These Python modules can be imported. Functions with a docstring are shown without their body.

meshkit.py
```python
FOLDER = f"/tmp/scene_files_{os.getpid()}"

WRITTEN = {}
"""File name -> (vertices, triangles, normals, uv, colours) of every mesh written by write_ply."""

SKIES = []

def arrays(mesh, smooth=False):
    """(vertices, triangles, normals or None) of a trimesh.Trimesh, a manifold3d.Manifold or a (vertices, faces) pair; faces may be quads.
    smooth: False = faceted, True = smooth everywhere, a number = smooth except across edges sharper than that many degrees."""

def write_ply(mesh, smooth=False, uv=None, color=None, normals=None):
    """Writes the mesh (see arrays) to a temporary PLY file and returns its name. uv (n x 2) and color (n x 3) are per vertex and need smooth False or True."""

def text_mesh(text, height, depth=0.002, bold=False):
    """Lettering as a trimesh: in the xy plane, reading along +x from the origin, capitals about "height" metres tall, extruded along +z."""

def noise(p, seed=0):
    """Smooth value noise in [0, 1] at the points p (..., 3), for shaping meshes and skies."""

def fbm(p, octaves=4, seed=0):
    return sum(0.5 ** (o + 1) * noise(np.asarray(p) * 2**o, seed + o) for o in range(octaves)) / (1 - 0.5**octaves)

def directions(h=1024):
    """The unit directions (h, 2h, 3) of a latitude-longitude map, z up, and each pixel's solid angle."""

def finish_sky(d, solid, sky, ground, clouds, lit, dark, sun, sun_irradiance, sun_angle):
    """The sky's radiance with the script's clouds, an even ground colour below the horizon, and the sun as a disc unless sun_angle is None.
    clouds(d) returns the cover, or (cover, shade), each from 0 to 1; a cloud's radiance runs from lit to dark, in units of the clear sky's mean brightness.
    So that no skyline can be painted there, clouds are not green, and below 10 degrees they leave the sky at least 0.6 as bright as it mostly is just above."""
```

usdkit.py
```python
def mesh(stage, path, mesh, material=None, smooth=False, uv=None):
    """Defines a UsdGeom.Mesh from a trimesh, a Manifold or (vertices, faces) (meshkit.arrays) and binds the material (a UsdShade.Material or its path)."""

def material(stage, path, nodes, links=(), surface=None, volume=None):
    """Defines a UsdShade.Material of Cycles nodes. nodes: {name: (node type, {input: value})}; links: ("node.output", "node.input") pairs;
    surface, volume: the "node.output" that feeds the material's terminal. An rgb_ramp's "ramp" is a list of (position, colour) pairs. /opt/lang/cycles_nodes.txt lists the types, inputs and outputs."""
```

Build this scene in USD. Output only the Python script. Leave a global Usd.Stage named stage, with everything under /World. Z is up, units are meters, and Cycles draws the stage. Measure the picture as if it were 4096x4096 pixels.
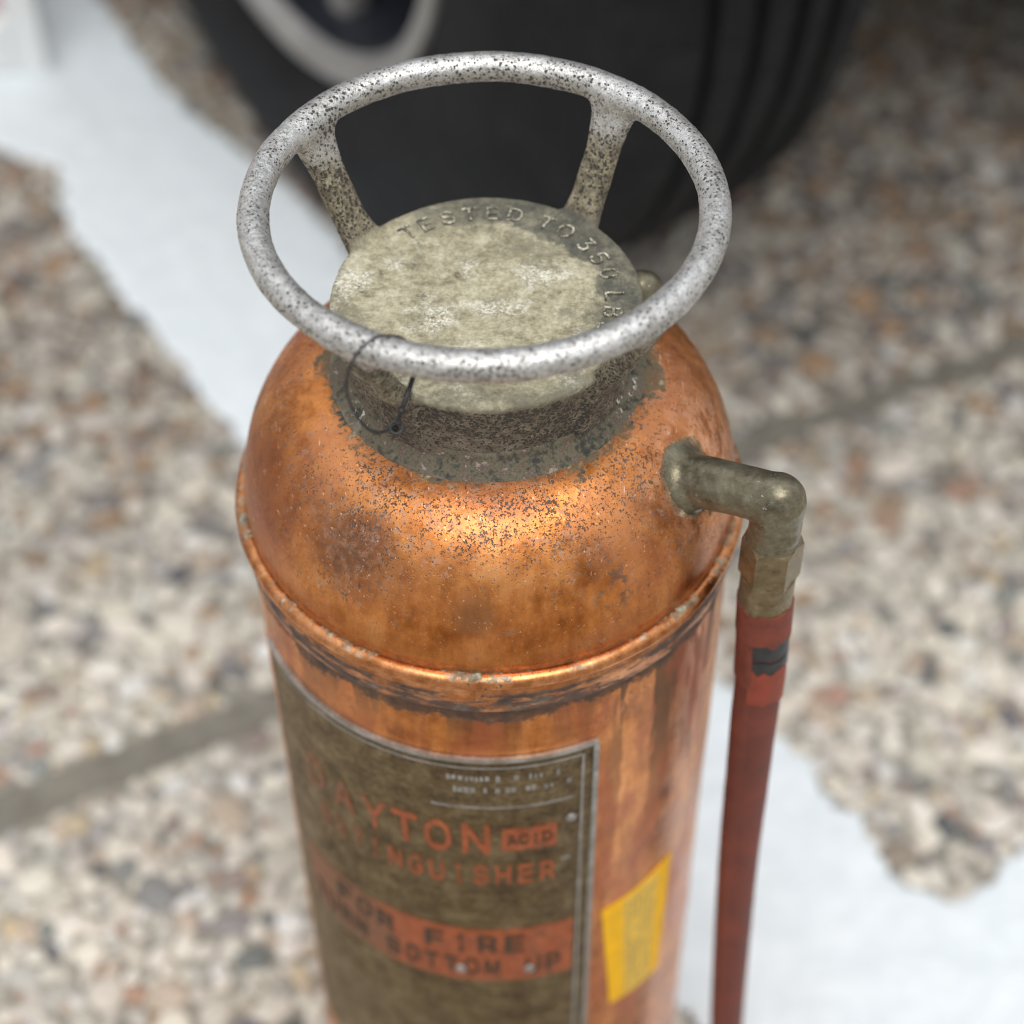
import math, numpy as np, trimesh, usdkit, meshkit
from pxr import Usd, UsdGeom, UsdLux, UsdShade, Gf, Sdf, Vt
from shapely.geometry import Polygon, LineString, Point
import shapely

stage = Usd.Stage.CreateInMemory()
UsdGeom.Xform.Define(stage, "/World")
UsdGeom.SetStageUpAxis(stage, "Z")
T = Sdf.ValueTypeNames
ZB = 0.47            # height of the shoulder bead above the ground

# ------------------------------------------------------------------ camera, sky, sun, exposure
cam = UsdGeom.Camera.Define(stage, "/World/camera")
cam.CreateHorizontalApertureAttr(36.0); cam.CreateVerticalApertureAttr(36.0)
cam.CreateFocalLengthAttr(1.92137881 * 36.0)
cam.CreateFStopAttr(5.4); cam.CreateFocusDistanceAttr(0.636)
cam.CreateClippingRangeAttr(Gf.Vec2f(0.02, 2000))
cam.CreateExposureAttr(0.20)
EYE = np.array([0.0, -0.48475488, 0.53114559 + ZB])
ROT = np.array([[0.99972606, 0.02077762, -0.01077506], [-0.02270142, 0.74873596, -0.66247952], [-0.00569707, 0.66254265, 0.74900253]])
m4 = np.eye(4); m4[:3, :3] = ROT; m4[:3, 3] = EYE
cam.AddTransformOp().Set(Gf.Matrix4d(*m4.T.ravel().tolist()))

SUN_AZ, SUN_EL = math.radians(172), math.radians(66)     # direction towards the sun: az measured atan2(x, y)
to_sun = np.array([math.cos(SUN_EL) * math.sin(SUN_AZ), math.cos(SUN_EL) * math.cos(SUN_AZ), math.sin(SUN_EL)])
sky = usdkit.material(stage, "/World/Looks/sky", {
    "sky": ("sky_texture", {"sky_type": "single_scattering", "sun_disc": False, "sun_elevation": SUN_EL, "sun_rotation": SUN_AZ}),
    "tc": ("texture_coordinate", {}),
    "n": ("noise_texture", {"scale": 2.2, "detail": 5.0, "roughness": 0.55}),
    "cloud": ("rgb_ramp", {"ramp": [(0.3, (7.0, 7.3, 7.9)), (0.7, (11.5, 11.7, 12.0))]}),
    "cover": ("map_range", {"from_min": 0.25, "from_max": 0.45, "to_min": 0.75, "to_max": 1.0, "clamp": True}),
    "mix": ("mix_color", {"use_clamp": False}),
    "sep": ("separate_xyz", {}),
    "lum": ("map_range", {"from_min": 0.0, "from_max": 1.0, "to_min": 0.40, "to_max": 1.36, "clamp": True}),
    "over": ("vector_math", {"math_type": "scale"}),
    "bg": ("background_shader", {"strength": 0.088}),
}, [("tc.generated", "n.vector"), ("n.fac", "cloud.fac"), ("n.fac", "cover.value"), ("cover.result", "mix.fac"), ("sky.color", "mix.a"), ("cloud.color", "mix.b"),
    ("tc.generated", "sep.vector"), ("sep.z", "lum.value"), ("mix.result", "over.vector1"), ("lum.result", "over.scale"), ("over.vector", "bg.color")], surface="bg.background")
dome_light = UsdLux.DomeLight.Define(stage, "/World/sky")
UsdShade.MaterialBindingAPI.Apply(dome_light.GetPrim()).Bind(sky)
sun = UsdLux.DistantLight.Define(stage, "/World/sun")
sun.CreateNormalizeAttr(True); sun.CreateIntensityAttr(0.40); sun.CreateAngleAttr(40.0); sun.CreateColorAttr(Gf.Vec3f(1.0, 0.97, 0.92))
z = to_sun / np.linalg.norm(to_sun); xx = np.cross([0, 1, 0.01], z); xx /= np.linalg.norm(xx); yy = np.cross(z, xx)
ms = np.eye(4); ms[:3, 0], ms[:3, 1], ms[:3, 2] = xx, yy, z
sun.AddTransformOp().Set(Gf.Matrix4d(*ms.T.ravel().tolist()))

# ------------------------------------------------------------------ helpers: prims
used = {}
def numbered(parent, name):
    k = used.get((parent, name), 0); used[(parent, name)] = k + 1
    return name if k == 0 else f"{name}_{k:03d}"
def ppath(parent): return "/World" if parent is None else str(parent.GetPath())
def tag(p, label=None, category=None, group=None, kind=None):
    for k, v in (("label", label), ("category", category), ("group", group), ("kind", kind)):
        if v: p.SetCustomDataByKey(k, v)
    return p
def thing(name, label, category=None, group=None, kind=None, parent=None):
    x = UsdGeom.Xform.Define(stage, f"{ppath(parent)}/{numbered(ppath(parent), name)}")
    return tag(x.GetPrim(), label, category, group, kind)
def obj(name, mesh, mat, parent=None, smooth=40, normals=None, color=None, label=None, kind=None):
    path = f"{ppath(parent)}/{numbered(ppath(parent), name)}"
    if normals is not None:
        v, f = mesh
        m = usdkit.mesh(stage, path, (v, f), mat, smooth=False)
        m.CreateNormalsAttr(Vt.Vec3fArray.FromNumpy(np.asarray(normals, np.float32))); m.SetNormalsInterpolation("vertex")
    else:
        m = usdkit.mesh(stage, path, mesh, mat, smooth=smooth)
    if color is not None:
        UsdGeom.PrimvarsAPI(m).CreatePrimvar("tint", T.Color3fArray, "vertex").Set(Vt.Vec3fArray.FromNumpy(np.asarray(color, np.float32)))
    return tag(m.GetPrim(), label=label, kind=kind)

# ------------------------------------------------------------------ helpers: materials
class Out(str): pass
class G:
    """A small builder of Cycles node graphs: every method returns an output that later inputs can take."""
    def __init__(s): s.n, s.l, s.k = {}, [], 0
    def add(s, kind, out, **inp):
        s.k += 1; name = f"{kind}_{s.k}"; vals = {}
        for a, b in inp.items():
            if isinstance(b, Out): s.l.append((str(b), f"{name}.{a}"))
            elif b is not None: vals[a] = b
        s.n[name] = (kind, vals)
        return Out(f"{name}.{out}")
    def pos(s):
        if not hasattr(s, "_p"): s._p = s.add("geometry", "position")
        return s._p
    def xyz(s, v=None):
        o = s.add("separate_xyz", "x", vector=v or s.pos()); b = o.split(".")[0]
        return o, Out(b + ".y"), Out(b + ".z")
    def scaled(s, sc, v=None, loc=(0, 0, 0), rot=(0, 0, 0)): return s.add("mapping", "vector", vector=v or s.pos(), scale=sc, location=loc, rotation=rot)
    def noise(s, scale, detail=3.0, rough=0.55, v=None, dist=0.0): return s.add("noise_texture", "fac", vector=v or s.pos(), scale=float(scale), detail=float(detail), roughness=float(rough), distortion=float(dist))
    def vor(s, scale, v=None, feature="f1", out="distance", rnd=1.0): return s.add("voronoi_texture", out, vector=v or s.pos(), scale=float(scale), feature=feature, randomness=rnd)
    def m(s, op, a, b=0.0, c=0.0): return s.add("math", "value", math_type=op, value1=a, value2=b, value3=c)
    def mul(s, a, b): return s.m("multiply", a, b)
    def plus(s, a, b): return s.m("add", a, b)
    def thr(s, x, a, b, lo=0.0, hi=1.0): return s.add("map_range", "result", range_type="smoothstep", value=x, from_min=float(a), from_max=float(b), to_min=float(lo), to_max=float(hi), clamp=True)
    def lin(s, x, a, b, lo=0.0, hi=1.0): return s.add("map_range", "result", value=x, from_min=float(a), from_max=float(b), to_min=float(lo), to_max=float(hi), clamp=True)
    def ramp(s, fac, stops): return s.add("rgb_ramp", "color", fac=fac, ramp=stops)
    def mix(s, fac, a, b): return s.add("mix_color", "result", fac=fac, a=a, b=b)
    def mixf(s, fac, a, b): return s.add("mix_float", "result", fac=fac, a=a, b=b)
    def inv(s, a): return s.m("subtract", 1.0, a)
    def near(s, c, r0, r1, wob=0.0, wscale=60.0):
        d = s.add("vector_math", "value", math_type="distance", vector1=s.pos(), vector2=c)
        if wob: d = s.plus(d, s.mul(s.m("subtract", s.noise(wscale, 4, 0.6), 0.5), wob))
        return s.thr(d, r0, r1, 1.0, 0.0)
    def rad(s):
        x, y, z = s.xyz()
        return s.m("sqrt", s.plus(s.mul(x, x), s.mul(y, y))), z
    def bump(s, h, dist=0.001, strength=1.0, normal=None): return s.add("bump", "normal", height=h, distance=dist, strength=strength, normal=normal)
    def done(s, name, **inp):
        o = s.add("principled_bsdf", "BSDF", **inp)
        return usdkit.material(stage, f"/World/Looks/{name}", s.n, s.l, surface=str(o))

def flat(name, col, rough=0.5, metal=0.0, spec=0.5, nscale=80, namt=0.25, bump=0.0, bscale=300):
    g = G(); n = g.noise(nscale, 5, 0.6); c = np.array(col)
    k = g.ramp(n, [(0.3, tuple(c * (1 - namt))), (0.7, tuple(np.minimum(c * (1 + namt), 1)))])
    nm = g.bump(g.noise(bscale, 4), bump) if bump else None
    return g.done(name, base_color=k, roughness=g.lin(n, 0.3, 0.7, rough * 0.85, min(1, rough * 1.15)), metallic=metal, normal=nm, specular_ior_level=spec)

def copper(name, body=False):
    g = G(); r, z = g.rad(); x, y, _ = g.xyz(); zz = g.m("subtract", z, ZB)
    big = g.noise(24, 5, 0.6); mid = g.plus(g.mul(g.noise(60, 7, 0.66), 0.6), g.mul(g.noise(1.0, 5, 0.62, v=g.scaled((160, 160, 26))), 0.4)); fine = g.noise(720, 5, 0.64); tiny = g.noise(1700, 3, 0.55)
    cell = g.vor(620); speck = g.noise(330, 6, 0.66)
    base = g.ramp(mid, [(0.30, (0.22, 0.064, 0.017)), (0.43, (0.47, 0.158, 0.040)), (0.56, (0.75, 0.295, 0.085)), (0.72, (0.90, 0.46, 0.19))])
    dull = g.thr(big, 0.48, 0.66)
    base = g.mix(g.mul(dull, 0.5), base, (0.44, 0.165, 0.075))
    film = g.mul(dull, 0.30)
    ctr = lambda n, k: g.mul(g.m("subtract", n, 0.5), k)
    if not body:
        pink = g.mul(g.lin(zz, 0.020, 0.055, 0.0, 0.6), g.thr(g.plus(g.mul(g.noise(32, 4, 0.6), 0.6), g.mul(speck, 0.4)), 0.42, 0.58))
        base = g.mix(pink, base, (0.58, 0.245, 0.120)); film = g.plus(film, g.mul(pink, 0.25))
        # speckled tarnish, densest where the shoulder was handled most, thinning out downwards
        s1 = g.near((-0.0400, -0.0600, ZB + 0.0480), 0.002, 0.036, 0.02); s2 = g.near((0.004, -0.0675, ZB + 0.0535), 0.000, 0.030, 0.02)
        top = g.lin(zz, 0.004, 0.052)
        dens = g.plus(g.plus(g.mul(s1, 0.085), g.mul(s2, 0.07)), g.plus(g.lin(zz, 0.004, 0.045, 0.045, 0.115), ctr(g.noise(38, 5, 0.62), 0.50)))
        dens = g.plus(dens, g.mul(g.near((0.046, -0.052, ZB + 0.050), 0.0, 0.03), 0.10))
        pits = g.thr(g.plus(g.plus(ctr(fine, 1.15), ctr(tiny, 0.9)), dens), 0.235, 0.325)
        scuff = g.thr(g.plus(ctr(speck, 1.3), dens), 0.20, 0.34)
        haze = g.mul(scuff, 0.50)
        base = g.mix(haze, base, g.ramp(g.noise(40, 3), [(0.4, (0.36, 0.20, 0.115)), (0.6, (0.42, 0.29, 0.21))])); film = g.plus(film, g.mul(haze, 0.7))
        br = g.near((-0.047, -0.066, ZB + 0.0400), 0.004, 0.026, 0.022, 50)                      # dark reflection painted into the colour over a brown stain, left front
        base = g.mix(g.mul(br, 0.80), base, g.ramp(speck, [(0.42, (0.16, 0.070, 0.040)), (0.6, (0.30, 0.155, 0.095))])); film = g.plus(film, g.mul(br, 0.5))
        lf = g.near((-0.083, -0.030, ZB + 0.030), 0.010, 0.040, 0.02, 50)  # left flank darkened in the colour, standing in for a dark reflection
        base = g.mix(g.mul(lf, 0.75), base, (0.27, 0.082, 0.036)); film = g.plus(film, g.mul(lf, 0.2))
        sm = g.near((-0.0065, -0.0858, ZB + 0.027), 0.003, 0.0120, 0.007, 80)                     # darker, duller patch low on the front
        base = g.mix(g.mul(sm, 0.72), base, (0.25, 0.115, 0.050)); film = g.plus(film, g.mul(sm, 0.35))
        pale = g.mul(g.near((0.0758, -0.030, ZB + 0.038), 0.008, 0.038, 0.02), g.thr(g.noise(150, 7, 0.72), 0.42, 0.60))
        base = g.mix(g.mul(pale, 0.65), base, (0.82, 0.47, 0.32)); film = g.plus(film, g.mul(pale, 0.5))
        st = g.mul(g.near((0.040, -0.0745, ZB + 0.029), 0.004, 0.016, 0.012, 120), g.thr(g.noise(300, 5, 0.62), 0.52, 0.57))
        pits = g.m("maximum", pits, g.mul(st, 0.85))
        scr = g.thr(g.noise(1.0, 2, 0.5, v=g.scaled((1100, 1100, 70), rot=(0.25, 0.35, 0.0))), 0.625, 0.665)
        scr2 = g.thr(g.noise(1.0, 2, 0.5, v=g.scaled((80, 900, 900), rot=(0.1, -0.3, 0.5))), 0.67, 0.71)
        scm = g.m("maximum", g.near((-0.050, -0.0695, ZB + 0.028), 0.006, 0.016), g.near((0.005, -0.066, ZB + 0.055), 0.004, 0.02))
        pits = g.m("maximum", pits, g.m("maximum", g.mul(scr, scm), g.mul(scr2, g.mul(g.thr(g.noise(35, 3), 0.5, 0.6), 0.8))))
        bright = g.thr(g.noise(1.0, 2, 0.5, v=g.scaled((900, 70, 900), rot=(0.6, 0.2, 0.3))), 0.675, 0.71)
        base = g.mix(g.mul(bright, 0.6), base, (0.92, 0.62, 0.42))
        # grey-brown crust round the neck, breaking up into specks at its edge
        dirx = g.add("vector_math", "value", math_type="dot_product", vector1=g.pos(), vector2=(0.85, 0.3, 0.0))
        edge = g.plus(g.lin(r, 0.0490, 0.0665, 0.48, -0.74), g.plus(ctr(g.noise(30, 4, 0.6), 2.0), g.plus(ctr(g.noise(240, 5, 0.7), 1.1), ctr(fine, 0.65))))
        edge = g.plus(edge, g.lin(dirx, -0.02, 0.05, 0.0, 0.20))
        neck = g.mul(g.thr(edge, -0.10, 0.20), g.thr(zz, 0.026, 0.040))
        neckc = g.ramp(g.plus(g.mul(g.noise(70, 5, 0.6), 0.45), g.mul(g.noise(330, 6, 0.74), 0.55)), [(0.38, (0.035, 0.034, 0.029)), (0.44, (0.075, 0.066, 0.046)), (0.49, (0.165, 0.130, 0.070)), (0.53, (0.150, 0.068, 0.036)), (0.57, (0.24, 0.19, 0.105)), (0.64, (0.40, 0.36, 0.26))])
        flange = g.plus(g.near((0.0690, -0.0395, ZB + 0.044), 0.011, 0.0185, 0.006, 110), g.plus(ctr(g.noise(240, 5, 0.7), 1.0), -0.52))
        neck = g.m("maximum", neck, g.mul(g.thr(flange, 0.0, 0.12), 0.9))
        gr_ = g.mul(g.thr(g.plus(zz, ctr(speck, 0.006)), 0.0060, 0.0028), 0.85); base = g.mix(gr_, base, g.ramp(speck, [(0.42, (0.075, 0.05, 0.03)), (0.6, (0.20, 0.12, 0.06))])); film = g.plus(film, g.mul(gr_, 1.0))
        lowp = g.mul(g.thr(g.plus(zz, ctr(g.noise(40, 5, 0.6), 0.02)), 0.020, 0.008), 0.4); base = g.mix(lowp, base, (0.36, 0.12, 0.030))
        clean = g.thr(zz, 0.050, 0.022)
        rough = g.plus(g.lin(mid, 0.3, 0.7, 0.20, 0.34), g.lin(clean, 0, 1, 0.07, -0.07))
    else:
        smear = g.thr(g.noise(1.0, 6, 0.64, v=g.scaled((75, 75, 10))), 0.485, 0.56)
        side = g.mul(g.thr(x, 0.030, 0.060), g.thr(zz, -0.15, -0.03)); upper = g.thr(zz, -0.042, -0.019)
        sm = g.mul(smear, g.m("minimum", g.plus(g.plus(g.mul(side, 0.9), g.mul(upper, 0.55)), 0.25), 1.0))
        base = g.mix(g.mul(sm, 0.88), base, (0.13, 0.066, 0.034)); film = g.plus(film, g.mul(sm, 0.6))
        red = g.thr(g.noise(1.0, 5, 0.62, v=g.scaled((48, 48, 15), loc=(3, 1, 7))), 0.47, 0.58)
        base = g.mix(g.mul(red, 0.6), base, (0.42, 0.115, 0.050)); film = g.plus(film, g.mul(red, 0.15))
        edge = g.plus(zz, g.plus(ctr(g.noise(70, 6, 0.7), 0.030), ctr(fine, 0.012)))
        dark = g.thr(edge, -0.0265, -0.0225)
        pits = g.thr(g.plus(g.plus(ctr(fine, 1.3), ctr(tiny, 0.5)), g.plus(ctr(g.noise(45, 4), 0.8), g.lin(zz, -0.05, -0.018, 0.0, 0.07))), 0.285, 0.335)
        neck = g.mul(dark, 0.94)
        neckc = g.ramp(g.noise(190, 6, 0.7), [(0.3, (0.022, 0.023, 0.024)), (0.48, (0.075, 0.045, 0.032)), (0.62, (0.13, 0.065, 0.035)), (0.75, (0.13, 0.145, 0.13))])
        rough = g.lin(mid, 0.3, 0.7, 0.20, 0.34)
    base = g.mix(g.mul(pits, 0.92), base, g.ramp(g.noise(90, 3), [(0.4, (0.060, 0.038, 0.027)), (0.65, (0.135, 0.10, 0.082))]))
    base = g.mix(neck, base, neckc)
    crust = g.m("maximum", g.mul(pits, 0.85), neck)
    metal = g.m("subtract", 1.0, g.m("minimum", g.plus(g.mul(crust, 0.9), g.mul(film, 0.55)), 0.95))
    rough = g.mixf(crust, g.m("minimum", g.plus(rough, g.mul(film, 0.32)), 0.8), 0.68)
    h = g.plus(g.mul(g.noise(30, 3), 0.8), g.plus(g.mul(fine, 0.07), g.plus(g.mul(mid, 0.10), g.mul(crust, -0.05))))
    return g.done(name, base_color=base, metallic=metal, roughness=rough, normal=g.bump(h, 0.0022, 0.6), specular_ior_level=0.35)

def bead_copper():
    g = G(); r, z = g.rad(); zz = g.m("subtract", z, ZB)
    mid = g.noise(110, 6, 0.65); fine = g.noise(520, 4, 0.6)
    base = g.ramp(mid, [(0.25, (0.22, 0.078, 0.030)), (0.47, (0.52, 0.205, 0.075)), (0.60, (0.70, 0.32, 0.14)), (0.75, (0.84, 0.48, 0.26))])
    w = g.plus(zz, g.mul(g.m("subtract", g.noise(140, 5, 0.7), 0.5), 0.0035))
    gro = g.mul(g.thr(w, 0.0008, 0.0020), g.thr(g.plus(g.mul(g.noise(45, 5, 0.65), 0.6), g.mul(fine, 0.4)), 0.47, 0.60))
    green = g.ramp(g.noise(260, 4, 0.6), [(0.36, (0.04, 0.038, 0.028)), (0.48, (0.135, 0.13, 0.092)), (0.58, (0.29, 0.285, 0.215)), (0.7, (0.50, 0.49, 0.41))])
    low = g.thr(w, -0.0055, -0.0085); lowm = g.mul(low, g.thr(g.noise(1.0, 6, 0.68, v=g.scaled((60, 60, 260))), 0.42, 0.52))
    lowc = g.ramp(g.noise(150, 4), [(0.3, (0.03, 0.03, 0.032)), (0.55, (0.11, 0.06, 0.04)), (0.75, (0.16, 0.18, 0.17))])
    pits = g.thr(g.m("subtract", fine, g.lin(g.noise(50, 3), 0.4, 0.65, 0.72, 0.57)), 0.0, 0.02)
    base = g.mix(pits, base, (0.09, 0.055, 0.04)); base = g.mix(gro, base, green); base = g.mix(lowm, base, lowc)
    crust = g.m("maximum", g.m("maximum", gro, lowm), g.mul(pits, 0.8))
    return g.done("bead_copper", base_color=base, metallic=g.lin(crust, 0, 1, 1.0, 0.15), roughness=g.mixf(crust, g.lin(mid, 0.3, 0.7, 0.22, 0.34), 0.65), normal=g.bump(g.plus(g.mul(fine, 0.5), g.mul(mid, 1.2)), 0.00025, 0.5))

def cast_metal(name="cast_metal", letter=False):
    g = G(); r, z = g.rad(); x, y, _ = g.xyz(); zz = g.m("subtract", z, ZB)
    ns = g.add("geometry", "normal"); nz = g.xyz(ns)[2]
    ctr = lambda n, k: g.mul(g.m("subtract", n, 0.5), k)
    n1 = g.noise(760, 4, 0.6); n2 = g.noise(1700, 3, 0.55); big = g.noise(55, 4, 0.6); mot = g.noise(330, 6, 0.7)
    alu = g.ramp(g.plus(g.mul(mot, 0.6), g.mul(n2, 0.4)), [(0.36, (0.30, 0.29, 0.275)), (0.44, (0.53, 0.52, 0.50)), (0.52, (0.69, 0.685, 0.67)), (0.66, (0.82, 0.82, 0.81))])
    ring = g.thr(g.plus(zz, ctr(g.noise(180, 5, 0.7), 0.02)), 0.113, 0.124)
    tan = g.ramp(g.plus(g.mul(g.noise(260, 6, 0.72), 0.6), g.mul(n1, 0.4)), [(0.34, (0.055, 0.047, 0.033)), (0.44, (0.16, 0.135, 0.09)), (0.53, (0.30, 0.26, 0.175)), (0.62, (0.42, 0.375, 0.265)), (0.74, (0.56, 0.53, 0.43))])
    side_tan = g.ramp(g.plus(g.mul(g.noise(240, 6, 0.72), 0.6), g.mul(n1, 0.4)), [(0.36, (0.050, 0.040, 0.028)), (0.45, (0.13, 0.107, 0.075)), (0.54, (0.225, 0.19, 0.138)), (0.68, (0.36, 0.32, 0.25))])
    lid = g.mul(g.thr(zz, 0.0875, 0.0895), g.thr(zz, 0.0940, 0.0920)); lid = g.mul(lid, g.thr(g.plus(r, ctr(mot, 0.002)), 0.0535, 0.0515))
    lidc = g.ramp(g.plus(g.mul(g.noise(75, 7, 0.72), 0.55), g.mul(g.noise(420, 5, 0.7), 0.45)), [(0.37, (0.13, 0.118, 0.078)), (0.44, (0.26, 0.232, 0.150)), (0.51, (0.37, 0.335, 0.222)), (0.58, (0.47, 0.435, 0.31)), (0.68, (0.62, 0.60, 0.49))])
    bloom = g.mul(g.thr(g.noise(48, 4, 0.6), 0.50, 0.64), g.thr(g.noise(900, 5, 0.72), 0.42, 0.62))
    lidc = g.mix(g.mul(bloom, 0.85), lidc, (0.74, 0.72, 0.63))
    gs = g.mul(g.thr(g.plus(g.mul(g.noise(34, 5, 0.65), 0.7), g.mul(mot, 0.3)), 0.515, 0.61), 0.72); lidc = g.mix(gs, lidc, (0.185, 0.17, 0.115))
    rw = g.plus(r, g.plus(ctr(g.noise(90, 6, 0.7), 0.026), ctr(mot, 0.010)))
    sidew = g.plus(g.mul(x, 0.8), g.mul(y, 0.6))
    arc = g.mul(g.thr(rw, 0.0335, 0.0395), g.thr(g.plus(sidew, ctr(g.noise(60, 5, 0.65), 0.12)), -0.008, 0.024))
    darkc = g.ramp(g.plus(g.mul(g.noise(120, 6, 0.7), 0.6), g.mul(mot, 0.4)), [(0.36, (0.035, 0.036, 0.033)), (0.48, (0.085, 0.083, 0.064)), (0.58, (0.19, 0.175, 0.125)), (0.70, (0.36, 0.33, 0.245))])
    lidc = g.mix(g.mul(arc, 0.94), lidc, darkc)
    rim = g.thr(rw, 0.0480, 0.0525); lidc = g.mix(g.mul(rim, 0.55), lidc, (0.16, 0.145, 0.10))
    if letter: lidc = g.mix(g.mul(g.thr(n1, 0.40, 0.60), g.thr(zz, 0.0905, 0.0912)), darkc, g.ramp(mot, [(0.36, (0.20, 0.175, 0.12)), (0.52, (0.45, 0.41, 0.31)), (0.66, (0.72, 0.70, 0.63))]))
    up = g.thr(nz, 0.1, 0.7)
    lower = g.mix(g.thr(zz, 0.088, 0.098), side_tan, tan)
    col = g.mix(g.mul(ring, g.lin(big, 0.35, 0.65, 1.0, 0.80)), lower, alu)
    side_blotch = g.mul(g.mul(g.thr(mot, 0.44, 0.58), g.inv(up)), g.mul(ring, 0.75))
    col = g.mix(side_blotch, col, (0.19, 0.17, 0.135))
    col = g.mix(lid, col, lidc)
    dens = g.plus(ctr(big, 0.30), g.plus(g.mul(g.inv(up), 0.05), g.mul(lid, -0.30)))
    wv = g.plus(g.mul(n1, 1.0), 0.0)
    d1 = g.thr(g.plus(g.vor(600), g.plus(ctr(n2, -0.5), g.plus(ctr(big, -0.7), g.mul(g.inv(ring), -0.11)))), 0.27, 0.20); d2 = g.thr(g.plus(g.vor(1250), ctr(n1, -0.9)), 0.27, 0.19)
    pits = g.m("maximum", g.thr(g.plus(g.plus(ctr(n1, 1.0), ctr(n2, 0.6)), g.plus(dens, g.mul(g.inv(ring), 0.06))), 0.150, 0.20), g.mul(g.m("maximum", d1, g.mul(d2, 0.75)), g.inv(g.mul(lid, 0.9))))
    col = g.mix(g.mul(pits, 0.96), col, (0.036, 0.033, 0.028))
    metal = g.mul(g.inv(g.mul(pits, 0.9)), g.lin(ring, 0, 1, 0.15, 0.85)); metal = g.mul(metal, g.inv(g.mul(lid, 0.97))); metal = g.mul(metal, g.inv(g.mul(side_blotch, 0.8)))
    rough = g.mixf(g.m("maximum", pits, g.inv(ring)), 0.38, 0.74)
    h = g.plus(g.mul(pits, -0.5), g.plus(g.mul(n1, 0.4), g.mul(mot, 0.6)))
    return g.done(name, base_color=col, metallic=metal, roughness=rough, normal=g.bump(h, 0.0007, 0.8))

def crust(name, stops, scale=160, rough=0.75, metal=0.1, bump=0.0008, flecks=None):
    g = G(); n = g.noise(scale, 6, 0.7, dist=0.3); col = g.ramp(n, stops)
    if flecks:
        f = g.thr(g.noise(flecks[0], 4, 0.65), flecks[1], flecks[1] + 0.04); col = g.mix(f, col, flecks[2])
    return g.done(name, base_color=col, metallic=metal, roughness=rough, normal=g.bump(g.plus(n, g.mul(g.noise(scale * 5, 3), 0.3)), bump, 0.8))

def brass(name, stops, metal=0.75, rough=(0.34, 0.52), flecks=True):
    g = G(); n = g.noise(120, 6, 0.68); fine = g.noise(900, 3)
    mot = g.noise(430, 5, 0.68)
    col = g.ramp(g.plus(g.mul(n, 0.6), g.mul(mot, 0.4)), stops)
    if flecks: col = g.mix(g.mul(g.thr(g.noise(420, 5, 0.7), 0.64, 0.67), g.mul(g.thr(g.noise(50, 3), 0.5, 0.6), 0.85)), col, (0.55, 0.54, 0.50))
    return g.done(name, base_color=col, metallic=metal, roughness=g.lin(n, 0.3, 0.7, rough[0], rough[1]), normal=g.bump(g.plus(n, g.mul(fine, 0.3)), 0.0004, 0.6))

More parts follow.
